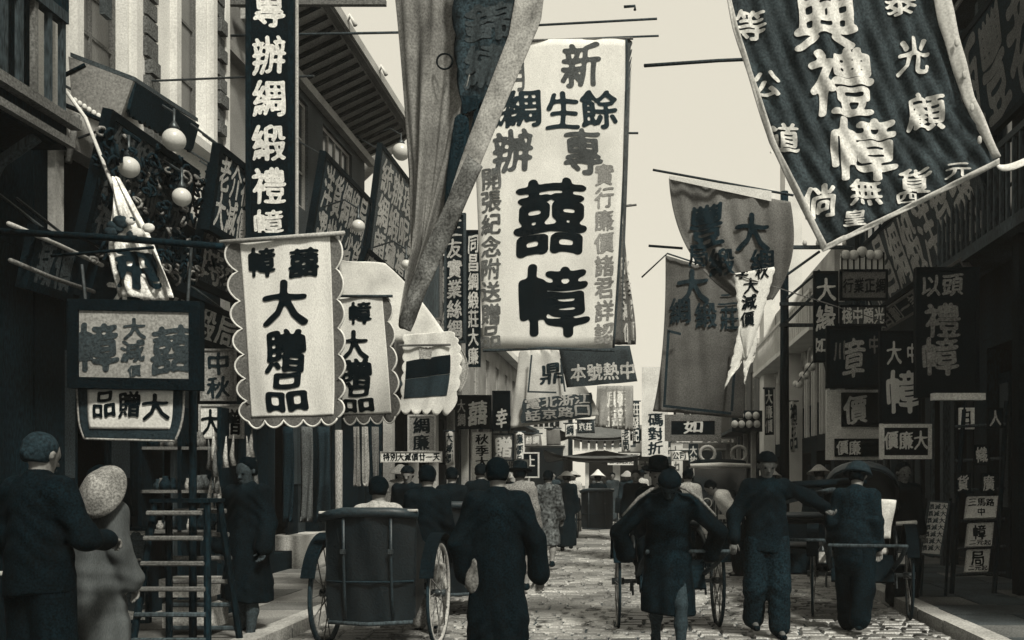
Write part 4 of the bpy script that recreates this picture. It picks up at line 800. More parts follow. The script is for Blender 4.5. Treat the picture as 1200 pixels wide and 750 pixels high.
def person(label, x, y, rz, H=1.7, top=None, bottom=None, kind='gown', lean=0., stride=0., arms=None, hat=None, hair=HAIR, seated=None, headturn=0., h=.022, group=None, skin=SKIN, z0=0., hem=None, bare=False, shoe=BLACK, nod=0., wide=1., fhand=True, cat='person'):
    wide *= .90; top = top or DCLOTH; bottom = bottom or DCLOTH2; s = H/1.7; J = {}
    for sg, n in ((-1, 'L'), (1, 'R')):
        J['hip'+n] = np.array((sg*.09, 0, .90)); J['knee'+n] = np.array((sg*.10, .02, .48)); J['ank'+n] = np.array((sg*.10, -.03, .09))
    J['pel'] = np.array((0, 0, .95)); J['waist'] = np.array((0, 0, 1.08)); J['chest'] = np.array((0, 0, 1.30)); J['neck'] = np.array((0, -.01, 1.46)); J['head'] = np.array((0, .015, 1.585))
    for sg, n in ((-1, 'L'), (1, 'R')):
        J['sh'+n] = np.array((sg*.175*wide, 0, 1.395)); J['el'+n] = np.array((sg*.225*wide, -.02, 1.13)); J['wr'+n] = np.array((sg*.235*wide, .07, .90))
    if stride:
        a = stride; J['kneeL'] = np.array((-.10, a*.42, .50)); J['ankL'] = np.array((-.10, a*.55, .10)); J['kneeR'] = np.array((.10, -a*.02, .47)); J['ankR'] = np.array((.10, -a*.62, .16))
    if seated:
        for sg, n in ((-1, 'L'), (1, 'R')): J['hip'+n] = np.array((sg*.09, 0, .90)); J['knee'+n] = np.array((sg*.13, .42, .92)); J['ank'+n] = np.array((sg*.12, .50, .52))
    pc = J['pel'].copy()
    if lean:
        for k in ('waist', 'chest', 'neck', 'head', 'shL', 'shR', 'elL', 'elR', 'wrL', 'wrR'): J[k] = rotx(J[k], pc, lean)
    if nod: J['head'] = rotx(J['head'], J['neck'], nod)
    for k, v in (arms or {}).items(): J[k] = np.array(v, float)
    t = thing('person', label, cat, (x, y, z0), group, rz); lo = np.min([v for v in J.values()], 0)-.30; hi = np.max([v for v in J.values()], 0)+.30; lo[2] = -.02
    hd = J['head']; up = hd-J['neck']; up /= np.linalg.norm(up); ft = headturn
    fwd = np.array((math.sin(ft), math.cos(ft), 0.)); fwd -= up*(fwd@up); fwd /= np.linalg.norm(fwd); sd_ = np.cross(fwd, up)
    sc = lambda V: V*s
    B = [(J['pel'], J['waist'], .12, .115, (1, .7, 1)), (J['waist'], J['chest'], .12, .15, (1, .66, 1)), (J['shL'], J['shR'], .06, .06), (J['chest'], J['neck'], .09, .055), (J['neck'], hd-up*.03, .052, .05),
         (hd+up*.035-fwd*.015, hd+up*.03+fwd*.01, .085, .083, (.92, 1, 1.05)), (hd-up*.05+fwd*.035, hd-up*.075+fwd*.045, .052, .038, (1, 1, 1), .03), (hd-up*.005+fwd*.088, hd-up*.03+fwd*.107, .010, .015, (1, 1, 1), .012),
         (hd+up*.02+fwd*.078-sd_*.03, hd+up*.02+fwd*.078+sd_*.03, .014, .014, (1, 1, 1), .015), (hd+sd_*.083-up*.01, hd+sd_*.085+up*.02, .012, .016, (1, 1, 1), .01), (hd-sd_*.083-up*.01, hd-sd_*.085+up*.02, .012, .016, (1, 1, 1), .01)]
    for n in 'LR':
        B += [(J['hip'+n], J['knee'+n], .085, .055), (J['knee'+n], (J['knee'+n]+J['ank'+n])/2+(0, -.015, .03), .055, .056), ((J['knee'+n]+J['ank'+n])/2+(0, -.015, .03), J['ank'+n], .054, .036), (J['ank'+n], J['ank'+n]+(0, .13, -.045), .038, .026),
              (J['sh'+n], J['el'+n], .052, .040), (J['el'+n], J['wr'+n], .040, .026)]
    V, Fc = sdf(B, lo, hi, min(h, .02), .03); mb = MB(); mb.add(V, Fc)
    if fhand:
        for sg, n in ((-1, 'L'), (1, 'R')): hand(mb, J['wr'+n], J['el'+n], sg, grip=bool(arms and arms.get('grip', None) is not None) or bool(arms))
    mb.build('body', skin, t, world=False, smooth=True, xf=sc)
    ph = (abs(hash(label)) if 0 else sum(map(ord, label))) % 7
    fold = lambda X, Y, Z: .006*np.sin(34*X+6*Z+ph+2.5*np.sin(4*Z+ph))*(.5+.5*np.sin(3.1*Z-5*Y+ph))+.004*np.sin(52*Z+30*np.abs(X)+3*np.sin(9*X+ph))*(.5+.5*np.sin(7*Z+ph))
    yk = (1, .70, 1)
    T = [(J['pel']+(0, 0, -.02), J['waist'], .185*wide, .17*wide, yk), (J['waist'], J['chest'], .17*wide, .185*wide, yk), (J['shL']*(.85, 1, 1)+(0, 0, -.01), J['shR']*(.85, 1, 1)+(0, 0, -.01), .085, .085), (J['chest']+(0, 0, .08), J['neck'], .11, .066)]
    for n in 'LR':
        wr = J['el'+n]+(J['wr'+n]-J['el'+n])*(.45 if bare else .93); T += [(J['sh'+n], J['el'+n], .074, .066), (J['el'+n], wr, .066, .064 if kind != 'gown' else .088)]
    bot = []; cuts = []
    if seated:
        for n in 'LR': bot += [(J['hip'+n], J['knee'+n], .11, .085), (J['knee'+n], J['ank'+n], .08, .07)]
        if kind == 'gown': T += bot+[(J['kneeL']*(.3, 1, 1), (J['ankL']+J['ankR'])/2+(0, -.02, .05), .13, .15)]; bot = []
    elif kind == 'gown':
        hm = hem if hem is not None else .12; mid = (J['ankL']+J['ankR'])/2; ex = abs(stride)*.35
        T += [(J['pel'], (0, mid[1]*.5, .55), .185*wide, .215*wide, (1, .8+ex, 1)), ((0, mid[1]*.5, .55), (0, mid[1], max(hm-.1, 0)), .215*wide, .25*wide, (1, .8+ex, 1))]; cuts = [lambda X, Y, Z: (hm+.02*np.sin(6*X))-Z]
        fold0 = fold; fold = lambda X, Y, Z: fold0(X, Y, Z)+.010*np.clip(1.0-Z, 0, 1)*np.sin(10*np.arctan2(Y, X)+2.5*Z+ph)
    else:
        hm = hem if hem is not None else .09
        for n in 'LR':
            kz = J['knee'+n]; az = kz+(J['ank'+n]-kz)*(.93 if not bare else .12); bot += [(J['hip'+n], kz, .122, .108), (kz, az, .106, .098)]
        bot += [(J['pel'], J['pel']+(0, 0, -.03), .145, .14, (1, .75, 1))]
        T += [(J['pel'], J['pel']+(0, -.0, -.16), .185*wide, .21*wide, yk)]
    V, Fc = sdf(T, lo, hi, h, .05, fold, cuts+([lambda X, Y, Z: (.80+.015*np.sin(9*X))-Z] if (kind != 'gown' and not lean and not seated) else [])); m = MB(); m.add(V, Fc); m.build('gown' if kind == 'gown' else 'jacket', top, t, world=False, smooth=True, xf=sc)
    if bot: V, Fc = sdf(bot, lo, hi, h, .045, fold); m = MB(); m.add(V, Fc); m.build('trousers', bottom, t, world=False, smooth=True, xf=sc)
    for n in 'LR':
        a = J['ank'+n]; V, Fc = sdf([(a+(0, -.03, -.045), a+(0, .14, -.055), .045, .036, (1, 1, .8)), (a, a+(0, .05, -.04), .045, .04)], a-.25, a+.25, .016, .02, cuts=[lambda X, Y, Z: (a[2]-.088)-Z]); m = MB(); m.add(V, Fc); m.build('shoe', shoe, t, world=False, smooth=True, xf=sc)
    if hair is not None:
        c = hd+up*.045-fwd*.02; V, Fc = sdf([(c, c-up*.03-fwd*.01, .097, .088, (.95, 1, 1.02))], c-.2, c+.2, .014, .02, noise=lambda X, Y, Z: .003*np.sin(70*X)*np.sin(55*Z),
            cuts=[lambda X, Y, Z: ((X-c[0])*fwd[0]+(Y-c[1])*fwd[1]+(Z-c[2])*fwd[2])-.055-.6*((X-c[0])*up[0]+(Y-c[1])*up[1]+(Z-c[2])*up[2]).clip(0), lambda X, Y, Z: -.085-((X-c[0])*up[0]+(Y-c[1])*up[1]+(Z-c[2])*up[2])])
        m = MB(); m.add(V, Fc); m.build('hair', hair, t, world=False, smooth=True, xf=sc)
    for sg in (-1, 1): MB().ball(hd+fwd*.086+sd_*.032*sg+up*.004, .010, 8, 6, (1.3, 1, .8)).build('eye', INK, t, world=False, smooth=True, xf=sc)
    MB().tube([hd+fwd*.087-up*.062-sd_*.022, hd+fwd*.093-up*.06, hd+fwd*.087-up*.062+sd_*.022], .005, 5).build('mouth', M(.05), t, world=False, xf=sc)
    if hat:
        kd, hm_ = hat; c = hd+up*.07-fwd*.005
        pr = {'fedora': [(.001, .125), (.05, .13), (.088, .115), (.098, .07), (.103, .01), (.115, .0), (.165, .012), (.172, .008), (.16, -.006), (.10, -.012), (.001, -.01)],
              'straw': [(.001, .10), (.04, .095), (.085, .06), (.13, .01), (.20, -.035), (.20, -.045), (.12, -.005), (.001, -.005)],
              'skullcap': [(.001, .075), (.05, .066), (.085, .03), (.098, -.0), (.099, -.012), (.09, -.012), (.001, -.01)],
              'cone': [(.001, .19), (.03, .17), (.10, .09), (.20, .0), (.205, -.01), (.10, .0), (.001, .0)],
              'bowl': [(.001, .105), (.06, .098), (.11, .06), (.135, .0), (.15, -.03), (.14, -.04), (.001, -.02)]}[kd]
        m = MB(); m.lathe(pr[::-1], (0, 0, 0), 20); Rm = np.stack([sd_, fwd, up], 1)
        m.build('hat', hm_, t, world=False, smooth=True, xf=lambda V: (V@Rm.T+c)*s)
        if kd == 'fedora': m = MB(); m.lathe([(.103, .008), (.106, .01), (.103, .035), (.100, .036)], (0, 0, 0), 20); m.build('hat_band', BLACK, t, world=False, smooth=True, xf=lambda V: (V@Rm.T+c)*s)
    return t
def gx(px, d): return (px-VX)*d/F0
AWAY, FACE = 0., math.pi

# ---------------------------------------------------------------- rickshaws
def rickshaw(label, x, y, rz, hood='folded', bodym=None, hoodm=None, tilt=0., seatm=None, shaft=True, lamp=True, wr=.47):
    """local frame: axle above the origin, shafts point to +y"""
    bodym = bodym or BLACK; hoodm = hoodm or LEATHER; t = thing('rickshaw', label, 'rickshaw', (x, y, 0), 'rickshaws in the street', rz); W = .50
    for sg in (-1, 1):
        c = (sg*W, 0, wr); wh = MB().ring(c, wr-.035, .022, 'x', 36, 6, sq=(1, .8)).build('wheel', LIGHTW if sg > 0 else WOOD, t, world=False, smooth=True)  # one rim of each pair in paler timber
        MB().ring(c, wr-.012, .016, 'x', 36, 6).build('tyre', M(.03), wh, world=False, smooth=True)
        MB().tube([(c[0]-.06, 0, wr), (c[0]+.06, 0, wr)], .035, 10).build('hub', METAL, wh, world=False, smooth=True)
        for k in range(14):
            a = 2*math.pi*k/14; MB().tube([(c[0]+.03*(-1)**k, .03*math.cos(a), wr+.03*math.sin(a)), (c[0], (wr-.04)*math.cos(a), wr+(wr-.04)*math.sin(a))], .006, 4, False).build('spoke', MIDW, wh, world=False)
        m = MB(); n = 16; V = []
        for i in range(n+1):
            a = R(25)+R(135)*i/n; rr = wr+.06
            for dx in (-.06, .06): V.append((c[0]+dx, rr*math.cos(a), wr+rr*math.sin(a)))
            for dx in (.06, -.06): V.append((c[0]+dx, (rr+.012)*math.cos(a), wr+(rr+.012)*math.sin(a)))
        m.add(V, [(i*4+j, i*4+(j+1) % 4, (i+1)*4+(j+1) % 4, (i+1)*4+j) for i in range(n) for j in range(4)]); m.build('mudguard', bodym, t, world=False, smooth=False)
        if shaft:
            m = MB(); m.tube([(sg*.30, -.25, .52), (sg*.31, .3, .56), (sg*.33, 1.0, .72), (sg*.33, 1.75, .90)], [.022, .026, .024, .018], 8); m.build('shaft', WOOD, t, world=False, smooth=True)
    MB().tube([(-W, 0, wr), (W, 0, wr)], .022, 8).build('axle', METAL, t, world=False)
    if shaft: MB().tube([(-.34, 1.74, .90), (.34, 1.74, .90)], .016, 8).build('crossbar', WOOD, t, world=False)
    # tub body: lofted side profile
    pr = [(-.34, .92), (-.36, .62), (-.26, .46), (.05, .44), (.18, .50), (.20, .62), (.34, .60), (.52, .44), (.56, .46), (.40, .66), (.22, .70), (.16, .66), (-.22, .66), (-.30, .95)]
    m = MB(); n = len(pr); m.add([(sx*.31, a, b) for sx in (-1, 1) for a, b in pr], [tuple(range(n)), tuple(range(2*n-1, n-1, -1))]+[(i, (i+1) % n, n+(i+1) % n, n+i) for i in range(n)]); m.build('seat_body', bodym, t, world=False)
    for sg in (-1, 1):
        m = MB(); m.add([(sg*.315, -.35, .64), (sg*.315, .20, .64), (sg*.335, .18, .86), (sg*.335, -.34, .95), (sg*.345, -.35, .64), (sg*.345, .20, .64), (sg*.365, .18, .86), (sg*.365, -.34, .95)], [(0, 1, 2, 3), (7, 6, 5, 4), (0, 4, 5, 1), (1, 5, 6, 2), (2, 6, 7, 3), (3, 7, 4, 0)]); m.build('arm_panel', bodym, t, world=False)
        MB().tube([(sg*.35, -.33, .96), (sg*.35, .0, .92), (sg*.35, .20, .86), (sg*.35, .22, .70)], .022, 7).build('armrest', LEATHER, t, world=False, smooth=True)
        MB().ring((sg*.36, -.02, .28), .20, .012, 'x', 14, 5, R(20), R(160)).build('leaf_spring', METAL, t, world=False, smooth=True)
    V, Fc = sdf([((-.24, -.02, .72), (.24, -.02, .72), .05, .05, (1, 3.2, 1))], (-.4, -.3, .6), (.4, .3, .85), .02); m = MB(); m.add(V, Fc); m.build('seat_cushion', seatm or LEATHER, t, world=False, smooth=True)
    if hood == 'folded':     # concertina hood let down behind the seat
        for k in range(4): MB().tube([(-.37, -.36-.045*k, 1.02-.05*k), (-.2, -.43-.05*k, 1.05-.06*k), (.2, -.43-.05*k, 1.05-.06*k), (.37, -.36-.045*k, 1.02-.05*k)], .045, 8).build('hood_fold', hoodm, t, world=False, smooth=True)
        for sg in (-1, 1): MB().tube([(sg*.37, -.05, .92), (sg*.37, -.45, 1.0)], .014, 6).build('hood_iron', METAL, t, world=False)
    if hood == 'back':       # upright canvas back seen from behind
        V = []; n = 12; mz = 16
        for i in range(n+1):
            a = -1+2*i/n
            for j in range(mz+1): q = j/mz; V.append((a*(.36+.02*q), -.36-.14*math.cos(a*1.3)*(.5+.5*q)+.012*math.sin(9*a+5*q), .26+.92*q))
        m = MB(); k = len(V); f = [(i*(mz+1)+j, (i+1)*(mz+1)+j, (i+1)*(mz+1)+j+1, i*(mz+1)+j+1) for i in range(n) for j in range(mz)]
        m.add(V+[(a*.97, b+.03, c) for a, b, c in V], f+[tuple(q+k for q in g_[::-1]) for g_ in f]); m.build('hood_cover', hoodm, t, world=False, smooth=True)
        for xx in (-.20, .20):
            MB().tube([(xx, -.50, 1.16), (xx, -.492, .8), (xx, -.462, .5), (xx, -.43, .30)], .014, 6, sq=(1, .4)).build('strap', M(.03, spec=.4, rough=.5), t, world=False, smooth=True)
            MB().box((xx-.022, -.515, .86), (xx+.022, -.500, .90)).build('buckle', METAL, t, world=False)
        MB().tube([(-.37, -.40, .62), (-.2, -.468, .62), (0, -.482, .62), (.2, -.468, .62), (.37, -.40, .62)], .010, 5).build('seam', M(.03), t, world=False, smooth=True)
        MB().tube([(-.36, -.39, .27), (0, -.46, .26), (.36, -.39, .27)], .018, 6).build('bottom_rail', WOOD, t, world=False, smooth=True)
        MB().tube([(-.41, -.42, 1.17), (-.2, -.50, 1.21), (.2, -.50, 1.21), (.41, -.42, 1.19)], .042, 10).build('hood_roll', M(.03, grain=.5, spec=.4, rough=.5), t, world=False, smooth=True)
        MB().tube([(-.42, -.45, 1.205), (.42, -.47, 1.225)], .012, 6).build('roll_strap', LINEN, t, world=False)
        for sg in (-1, 1): m = MB(); m.add([(sg*.38, -.38, .3), (sg*.38, -.05, .45), (sg*.38, -.05, .9), (sg*.39, -.38, 1.16), (sg*.36, -.38, .3), (sg*.36, -.05, .45), (sg*.36, -.05, .9), (sg*.37, -.38, 1.16)], [(0, 1, 2, 3), (7, 6, 5, 4), (0, 4, 5, 1), (1, 5, 6, 2), (2, 6, 7, 3), (3, 7, 4, 0)]); m.build('side_curtain', hoodm, t, world=False)
    if hood == 'up':
        V = []; n = 10; k_ = 12
        for i in range(n+1):
            a = R(-10)+R(125)*i/n; yy, zz = -.38*math.cos(a)*1.15+.05, 1.0+.68*math.sin(a)*1.0
            for j in range(k_+1):
                b = math.pi*j/k_; V.append((-.39*math.cos(b), yy, .95+(zz-.95)*(.35+.65*math.sin(b)**.5)))
        k = len(V); f = [(i*(k_+1)+j, (i+1)*(k_+1)+j, (i+1)*(k_+1)+j+1, i*(k_+1)+j+1) for i in range(n) for j in range(k_)]
        m = MB(); m.add(V+[(a*.96, b+.01, c-.02) for a, b, c in V], f+[tuple(q+k for q in g_[::-1]) for g_ in f]); m.build('hood', hoodm, t, world=False, smooth=True)
    if lamp:
        for sg in ((1,) if lamp is True else (-1, 1)):
            l = MB().box((sg*.40-.045, .16, .60), (sg*.40+.045, .25, .74)).build('lamp', METAL, t, world=False); MB().box((sg*.40-.035, .251, .615), (sg*.40+.035, .256, .725)).build('lamp_glass', PAINT, l, world=False)
            MB().lathe([(.05, 0), (.02, .04), (.001, .05)], (sg*.40, .205, .742), 8).build('lamp_top', METAL, l, world=False)
    return t
D1 = 7.95
rickshaw('rickshaw seen from behind with tall black canvas back and rolled hood, left foreground', gx(432, D1), D1+.45, AWAY, 'back', lamp=None)
person('passenger in a pale jacket sitting with back turned in the left foreground rickshaw', gx(447, 8.5), 8.4, AWAY, 1.66, top=M(.28, grain=.4), kind='jacket', seated=True, z0=-.17, h=.02, fhand=False)
rickshaw('second rickshaw with a dark hood half hidden behind the man in the long gown', gx(532, 10.2), 10.4, AWAY, 'back', lamp=None)
rickshaw('rickshaw facing the camera with one pale wheel, pulled by a stooping man in mid street', gx(783, 9.3), 9.4, FACE+.06, 'folded', lamp=None, bodym=DARKW)
person('passenger in a dark brimmed hat seated in the mid street rickshaw', gx(772, 9.3), 9.45, FACE, 1.74, kind='gown', seated=True, z0=-.10, hat=('fedora', BLACK), h=.02)
G = dict(elL=(-.36, .10, 1.06), wrL=(-.33, .16, .86), elR=(.36, .10, 1.06), wrR=(.33, .16, .86))
person('stooping rickshaw puller in dark clothes between the shafts in mid street', gx(783, 7.75), 7.75, FACE, 1.64, top=DCLOTH2, kind='gown', hem=.40, lean=.50, stride=.42, arms=dict(elL=(-.42, .16, 1.10), wrL=(-.36, .0, .90), elR=(.42, .16, 1.10), wrR=(.36, .0, .90)), hat=('skullcap', BLACK), h=.016, nod=.1, wide=1.15, skin=M(.045))
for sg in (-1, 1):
    m = MB(); m.tube([(gx(783, 7.6)+sg*.06, 7.50, 1.43), (gx(783, 7.6)+sg*.14, 7.44, 1.41), (gx(783, 7.6)+sg*.24, 7.42, 1.34), (gx(783, 7.6)+sg*.37, 7.40, 1.20)], [.012, .022, .022, .012], 8, sq=(1, .6)); tag(m.build('shoulder_highlight', M(.14, grain=.5), smooth=True), 'pale added strip imitating the rim light on the %s shoulder of the stooping puller as seen' % ('left' if sg < 0 else 'right'), 'cloth')  # pale strips added to imitate the highlight along the puller's shoulders
rickshaw('empty looking rickshaw far down the middle of the street with a narrow dark back', gx(700, 23), 23.2, AWAY, 'back', lamp=None)
person('passenger in a pale peaked straw hat in the far rickshaw', gx(700, 23), 23.3, AWAY, 1.68, kind='gown', seated=True, z0=-.1, hat=('cone', CREAM), h=.035, fhand=False)
rickshaw('rickshaw at right whose shafts rest by the standing puller, hood down', gx(944, 10.6), 10.8, FACE-.25, 'folded', lamp=True)
rickshaw('rickshaw at far right with a white sheeted seat and raised dark hood', gx(1014, 9.8), 10.0, FACE-.2, 'up', lamp=(1, 1), seatm=CREAM, bodym=BLACK)
sheet(cloth_surf([(1020, 584), (1024, 632)], [(1050, 586), (1044, 631)], 9.35, .03, 1, 1), 8, 10, .01).build('white_sheet', M(.5, grain=.2), None, smooth=True); tag(bpy.data.objects['white_sheet'], 'white sheet hung over the seat of the far right rickshaw', 'sheet')
person('man in dark work clothes standing with arms spread along a rickshaw shaft, right of centre', gx(898, 8.75), 8.75, FACE+.12, 1.72, top=DCLOTH2, bottom=M(.018, grain=.9), kind='jacket', stride=.16,
       arms=dict(elL=(-.42, -.06, 1.30), wrL=(-.54, .05, 1.20), elR=(.30, .02, 1.14), wrR=(.33, .10, .92)), h=.014, hat=('skullcap', BLACK), wide=1.1, skin=M(.10, grain=.3))
MB().tube([(gx(880, 8.8), 8.9, 1.2), (gx(985, 9.3), 9.6, 1.38)], .03, 8).build('carrying_pole', WOOD, smooth=True); tag(bpy.data.objects['carrying_pole'], 'dark pole resting along the arm of the standing puller', 'pole')
MB().tube([(gx(905, 9.0), 9.05, 1.42), (gx(1010, 9.3), 9.4, 1.46)], [.10, .13], 10, sq=(1, .35)).build('dark_bundle', DCLOTH, smooth=True); tag(bpy.data.objects['dark_bundle'], 'long dark bundle of cloth carried beside the standing puller at right', 'bundle')
person('man in a round dark hat bending beside the far right rickshaw', gx(1002, 8.9), 8.95, AWAY-.5, 1.62, kind='jacket', stride=.25, lean=.18, hat=('bowl', M(.03)), h=.018, wide=1.1, top=M(.014, grain=.9))
person('dark clothed man with a pale belt standing behind the far right rickshaw', gx(1058, 10.8), 10.8, FACE+.2, 1.66, kind='jacket', h=.02, skin=M(.10))
MB().tube([(gx(1045, 10.6), 10.55, .98), (gx(1072, 10.6), 10.55, 1.0)], .05, 8, sq=(1, .5)).build('pale_parcel', CREAM, smooth=True); tag(bpy.data.objects['pale_parcel'], 'pale flat parcel held by the man behind the far right rickshaw', 'parcel')
# left foreground
person('big man in a black padded jacket seen from behind at the left edge', gx(46, 5.5), 5.5, AWAY-.35, 1.74, kind='jacket', h=.014, wide=1.15, hair=M(.03, grain=.6), arms=dict(elR=(.30, .05, 1.12), wrR=(.22, .26, 1.10)), bottom=DCLOTH)
person('stooped person in a pale grey long gown beside the big man in black', gx(114, 6.1), 6.1, AWAY-.3, 1.56, top=M(.085, grain=.3, gs=110, patch=.35, ps=3, stretch=(3, 3, .4), bump=.05), kind='gown', h=.014, wide=1.12, stride=.12, nod=.15)
hb = MB(); hb.lathe([(.001, .125)]+[(.006*k+.003, .12-.0000-.0042*k-.00008*k*k+(.0045 if k % 2 else -.001)) for k in range(1, 29)]+[(.178, -.05), (.14, -.02), (.001, .0)], (0, 0, 0), 36); c_, s_ = math.cos(R(58)), math.sin(R(58))
ht = hb.build('straw_hat', M(.17, grain=.5, gs=80, patch=.6, ps=5), None, world=False, smooth=True, xf=lambda V: np.stack([V[:, 0]*.86, V[:, 1]*c_-V[:, 2]*s_, V[:, 1]*s_*1.12+V[:, 2]*c_], 1)); ht.location = (gx(115, 5.95), 5.95, 1.44); tag(ht, 'large pale straw hat slung on the back of the stooped gowned person', 'hat')
person('young man in a dark knee length robe facing the camera beside the stepladder', gx(290, 8.4), 8.4, FACE-.3, 1.66, kind='gown', hem=.42, stride=.15, h=.016, skin=M(.05), wide=1.12)
person('man in a long black gown walking away, nearest of the middle figures', gx(583, 6.7), 6.7, AWAY+.05, 1.62, kind='gown', stride=.10, h=.014, wide=1.12, arms=dict(elL=(-.29, -.02, 1.08), wrL=(-.24, .06, .84), elR=(.29, -.04, 1.10), wrR=(.31, .0, .84)))
V, Fc = sdf([((0, 0, .66), (.01, .0, .80), .075, .04, (1, .6, 1))], (-.2, -.2, .5), (.2, .2, .95), .014, noise=lambda X, Y, Z: .004*np.sin(60*X+20*Z)); m = MB(); m.add(V+np.array((gx(556, 6.6), 6.62, .10)), Fc); tag(m.build('cloth_bag', M(.13, grain=.5, ps=8, patch=.6), smooth=True), 'small white cloth bag held low by the man in the long black gown', 'bag')
person('thin man in loose pale trousers walking beside the left foreground rickshaw', gx(498, 8.9), 9.0, AWAY+.1, 1.60, bottom=M(.30, grain=.5, patch=.5, ps=5), kind='jacket', stride=.22, h=.018)
person('man in a dark hat and pale coat walking away behind the gowned man', gx(609, 12), 12, AWAY, 1.64, top=M(.17, grain=.5), kind='gown', hem=.3, hat=('fedora', BLACK), h=.02, stride=.2)
person('woman in a patterned coat with bare calves walking away right of the gowned man', gx(641, 15), 15.2, AWAY-.1, 1.60, top=M(.09, grain=.9, gs=25, patch=.6, ps=9), kind='gown', hem=.42, stride=.3, h=.022)
person('dark haired walker close behind the second rickshaw', gx(526, 12.4), 12.6, AWAY, 1.62, kind='gown', h=.028, fhand=False)
person('man with cropped hair between the second rickshaw and the pale coat', gx(562, 13.5), 13.6, AWAY, 1.68, kind='gown', h=.028, fhand=False)
person('man in dark cap standing by the left shop pillars beyond the first passenger', gx(478, 12.8), 12.8, FACE, 1.64, kind='jacket', h=.028, hat=('skullcap', BLACK), fhand=False)
person('man in white shirt stooping beside the motor car', gx(866, 14), 14.2, math.pi/2, 1.60, top=PAINT, kind='jacket', lean=.7, h=.022)
person('person in light clothes glimpsed just right of the mid street passenger', gx(806, 15), 15, AWAY, 1.62, top=M(.4), kind='jacket', h=.028, fhand=False)
person('dark walker left of the mid street rickshaw passenger', gx(745, 16), 16.5, FACE, 1.62, kind='gown', h=.03, fhand=False)
person('pedestrian in dark gown in front of the motor car', gx(808, 17), 17.2, FACE, 1.64, kind='gown', h=.03, fhand=False)
crowd = [(672, 24, 'pedestrian in whitish gown crossing left of the far rickshaw', .34), (664, 19, 'slim dark pedestrian just beyond the patterned coat woman', .02), (718, 30, 'small far pedestrian right of the far rickshaw', .05), (735, 27, 'small distant walker nearing the white strip sign', .03),
         (752, 31, 'tiny distant walker in a light gown under the tall white strip', .3), (790, 26, 'distant walker in mid grey left of the motor car', .1), (648, 28, 'distant figure by the left shops under the pavilion eaves', .04), (616, 22, 'figure in light jacket far along the left pavement', .22),
         (596, 25, 'dark figure on the left pavement beyond the gowned man', .02), (905, 18, 'dark figure on the right beyond the standing puller', .02), (960, 15, 'shopper in dark gown under the arched windows', .03), (470, 17, 'shop assistant in a light apron in a left doorway', .3), (772, 36, 'tiny far figure closing the street view', .05), (700, 37, 'tiny far figure in front of the pavilion counter', .08)]
for px, d, lab, v in crowd:
    person(lab, gx(px, d), d, random.choice((AWAY, FACE)), random.uniform(1.58, 1.7), top=M(v, grain=.5), kind='gown', h=.04, fhand=False, stride=random.uniform(0, .25), hat=random.choice((None, ('fedora', BLACK), ('straw', LINEN))))
def bystander(): pass
# ---------------------------------------------------------------- motor car
CX, CY = gx(846, 21.5), 21.5
car = thing('motor_car', 'old black motor car with a pale roof edge and round lamps at right', 'car', (CX, CY, 0))
def cb(name, m_, a, b, rnd=0):
    return MB().box(np.array(a)+(CX, CY, 0), np.array(b)+(CX, CY, 0)).build(name, m_, car)
V, Fc = sdf([((-.5, .9, .85), (.5, .9, .85), .3, .3, (1, 1.9, 1.5)), ((-.5, 2.0, .85), (.5, 2.0, .85), .3, .3, (1, 1.9, 1.5)), ((0, -.6, .78), (0, .4, .82), .36, .42)], (-1, -1.2, .3), (1, 3, 1.5), .05, .1); m = MB(); m.add(V+np.array((CX, CY, 0)), Fc); m.build('body', M(.014, spec=.5, rough=.35), car, smooth=True)
V, Fc = sdf([((-.55, .7, 1.84), (.55, .7, 1.84), .07, .07), ((-.55, 2.4, 1.82), (.55, 2.4, 1.82), .07, .07), ((0, .8, 1.86), (0, 2.3, 1.85), .35, .35, (1.5, 1, .22))], (-.9, .3, 1.5), (.9, 2.7, 2.1), .04, .1); m = MB(); m.add(V+np.array((CX, CY, 0)), Fc); m.build('roof', BLACK, car, smooth=True)
m = MB(); m.tube([(CX-.70, CY+.42, 1.78), (CX, CY+.36, 1.80), (CX+.70, CY+.42, 1.78)], [.05, .06, .05], 10, sq=(1, 1)); m.build('visor', M(.6, grain=.2), car, smooth=True)
for sg in (-1, 1):
    for yy in (.55, 2.4): cb('roof_post', BLACK, (sg*.66-.03, yy, 1.2), (sg*.66+.03, yy+.05, 1.8))
    w_ = MB().ring((CX+sg*.68, CY-.3, .38), .33, .055, 'x', 24, 8).build('wheel', M(.02), car, smooth=True)
    for k in range(10): a = 2*math.pi*k/10; MB().tube([(CX+sg*.68, CY-.3, .38), (CX+sg*.68, CY-.3+.3*math.cos(a), .38+.3*math.sin(a))], .015, 4).build('spoke', LINEN, w_)
    MB().ring((CX+sg*.68, CY+2.2, .38), .33, .055, 'x', 24, 8).build('wheel', M(.02), car, smooth=True)
    MB().ring((CX+sg*.70, CY-.3, .40), .42, .03, 'x', 14, 6, R(15), R(170), sq=(.4, 4.5)).build('mudguard', M(.05, spec=.5, rough=.3), car, smooth=True)
    l = MB().ball((CX+sg*.42, CY-.95, .95), .12, 12, 8, (1, .8, 1)).build('headlight', METAL, car, smooth=True); MB().ring((CX+sg*.42, CY-1.03, .95), .10, .012, 'y', 16, 5).build('lamp_rim', CREAM, l, smooth=True)
cb('radiator', METAL, (-.27, -1.0, .5), (.27, -.93, 1.1)); cb('windscreen_frame', LINEN, (-.62, .5, 1.72), (.62, .54, 1.78)); cb('windscreen', GLASSM, (-.60, .51, 1.2), (.60, .53, 1.72)); cb('bumper', LINEN, (-.75, -1.12, .42), (.75, -1.08, .5)); cb('number_plate', CREAM, (-.18, -1.07, .60), (.18, -1.05, .70))
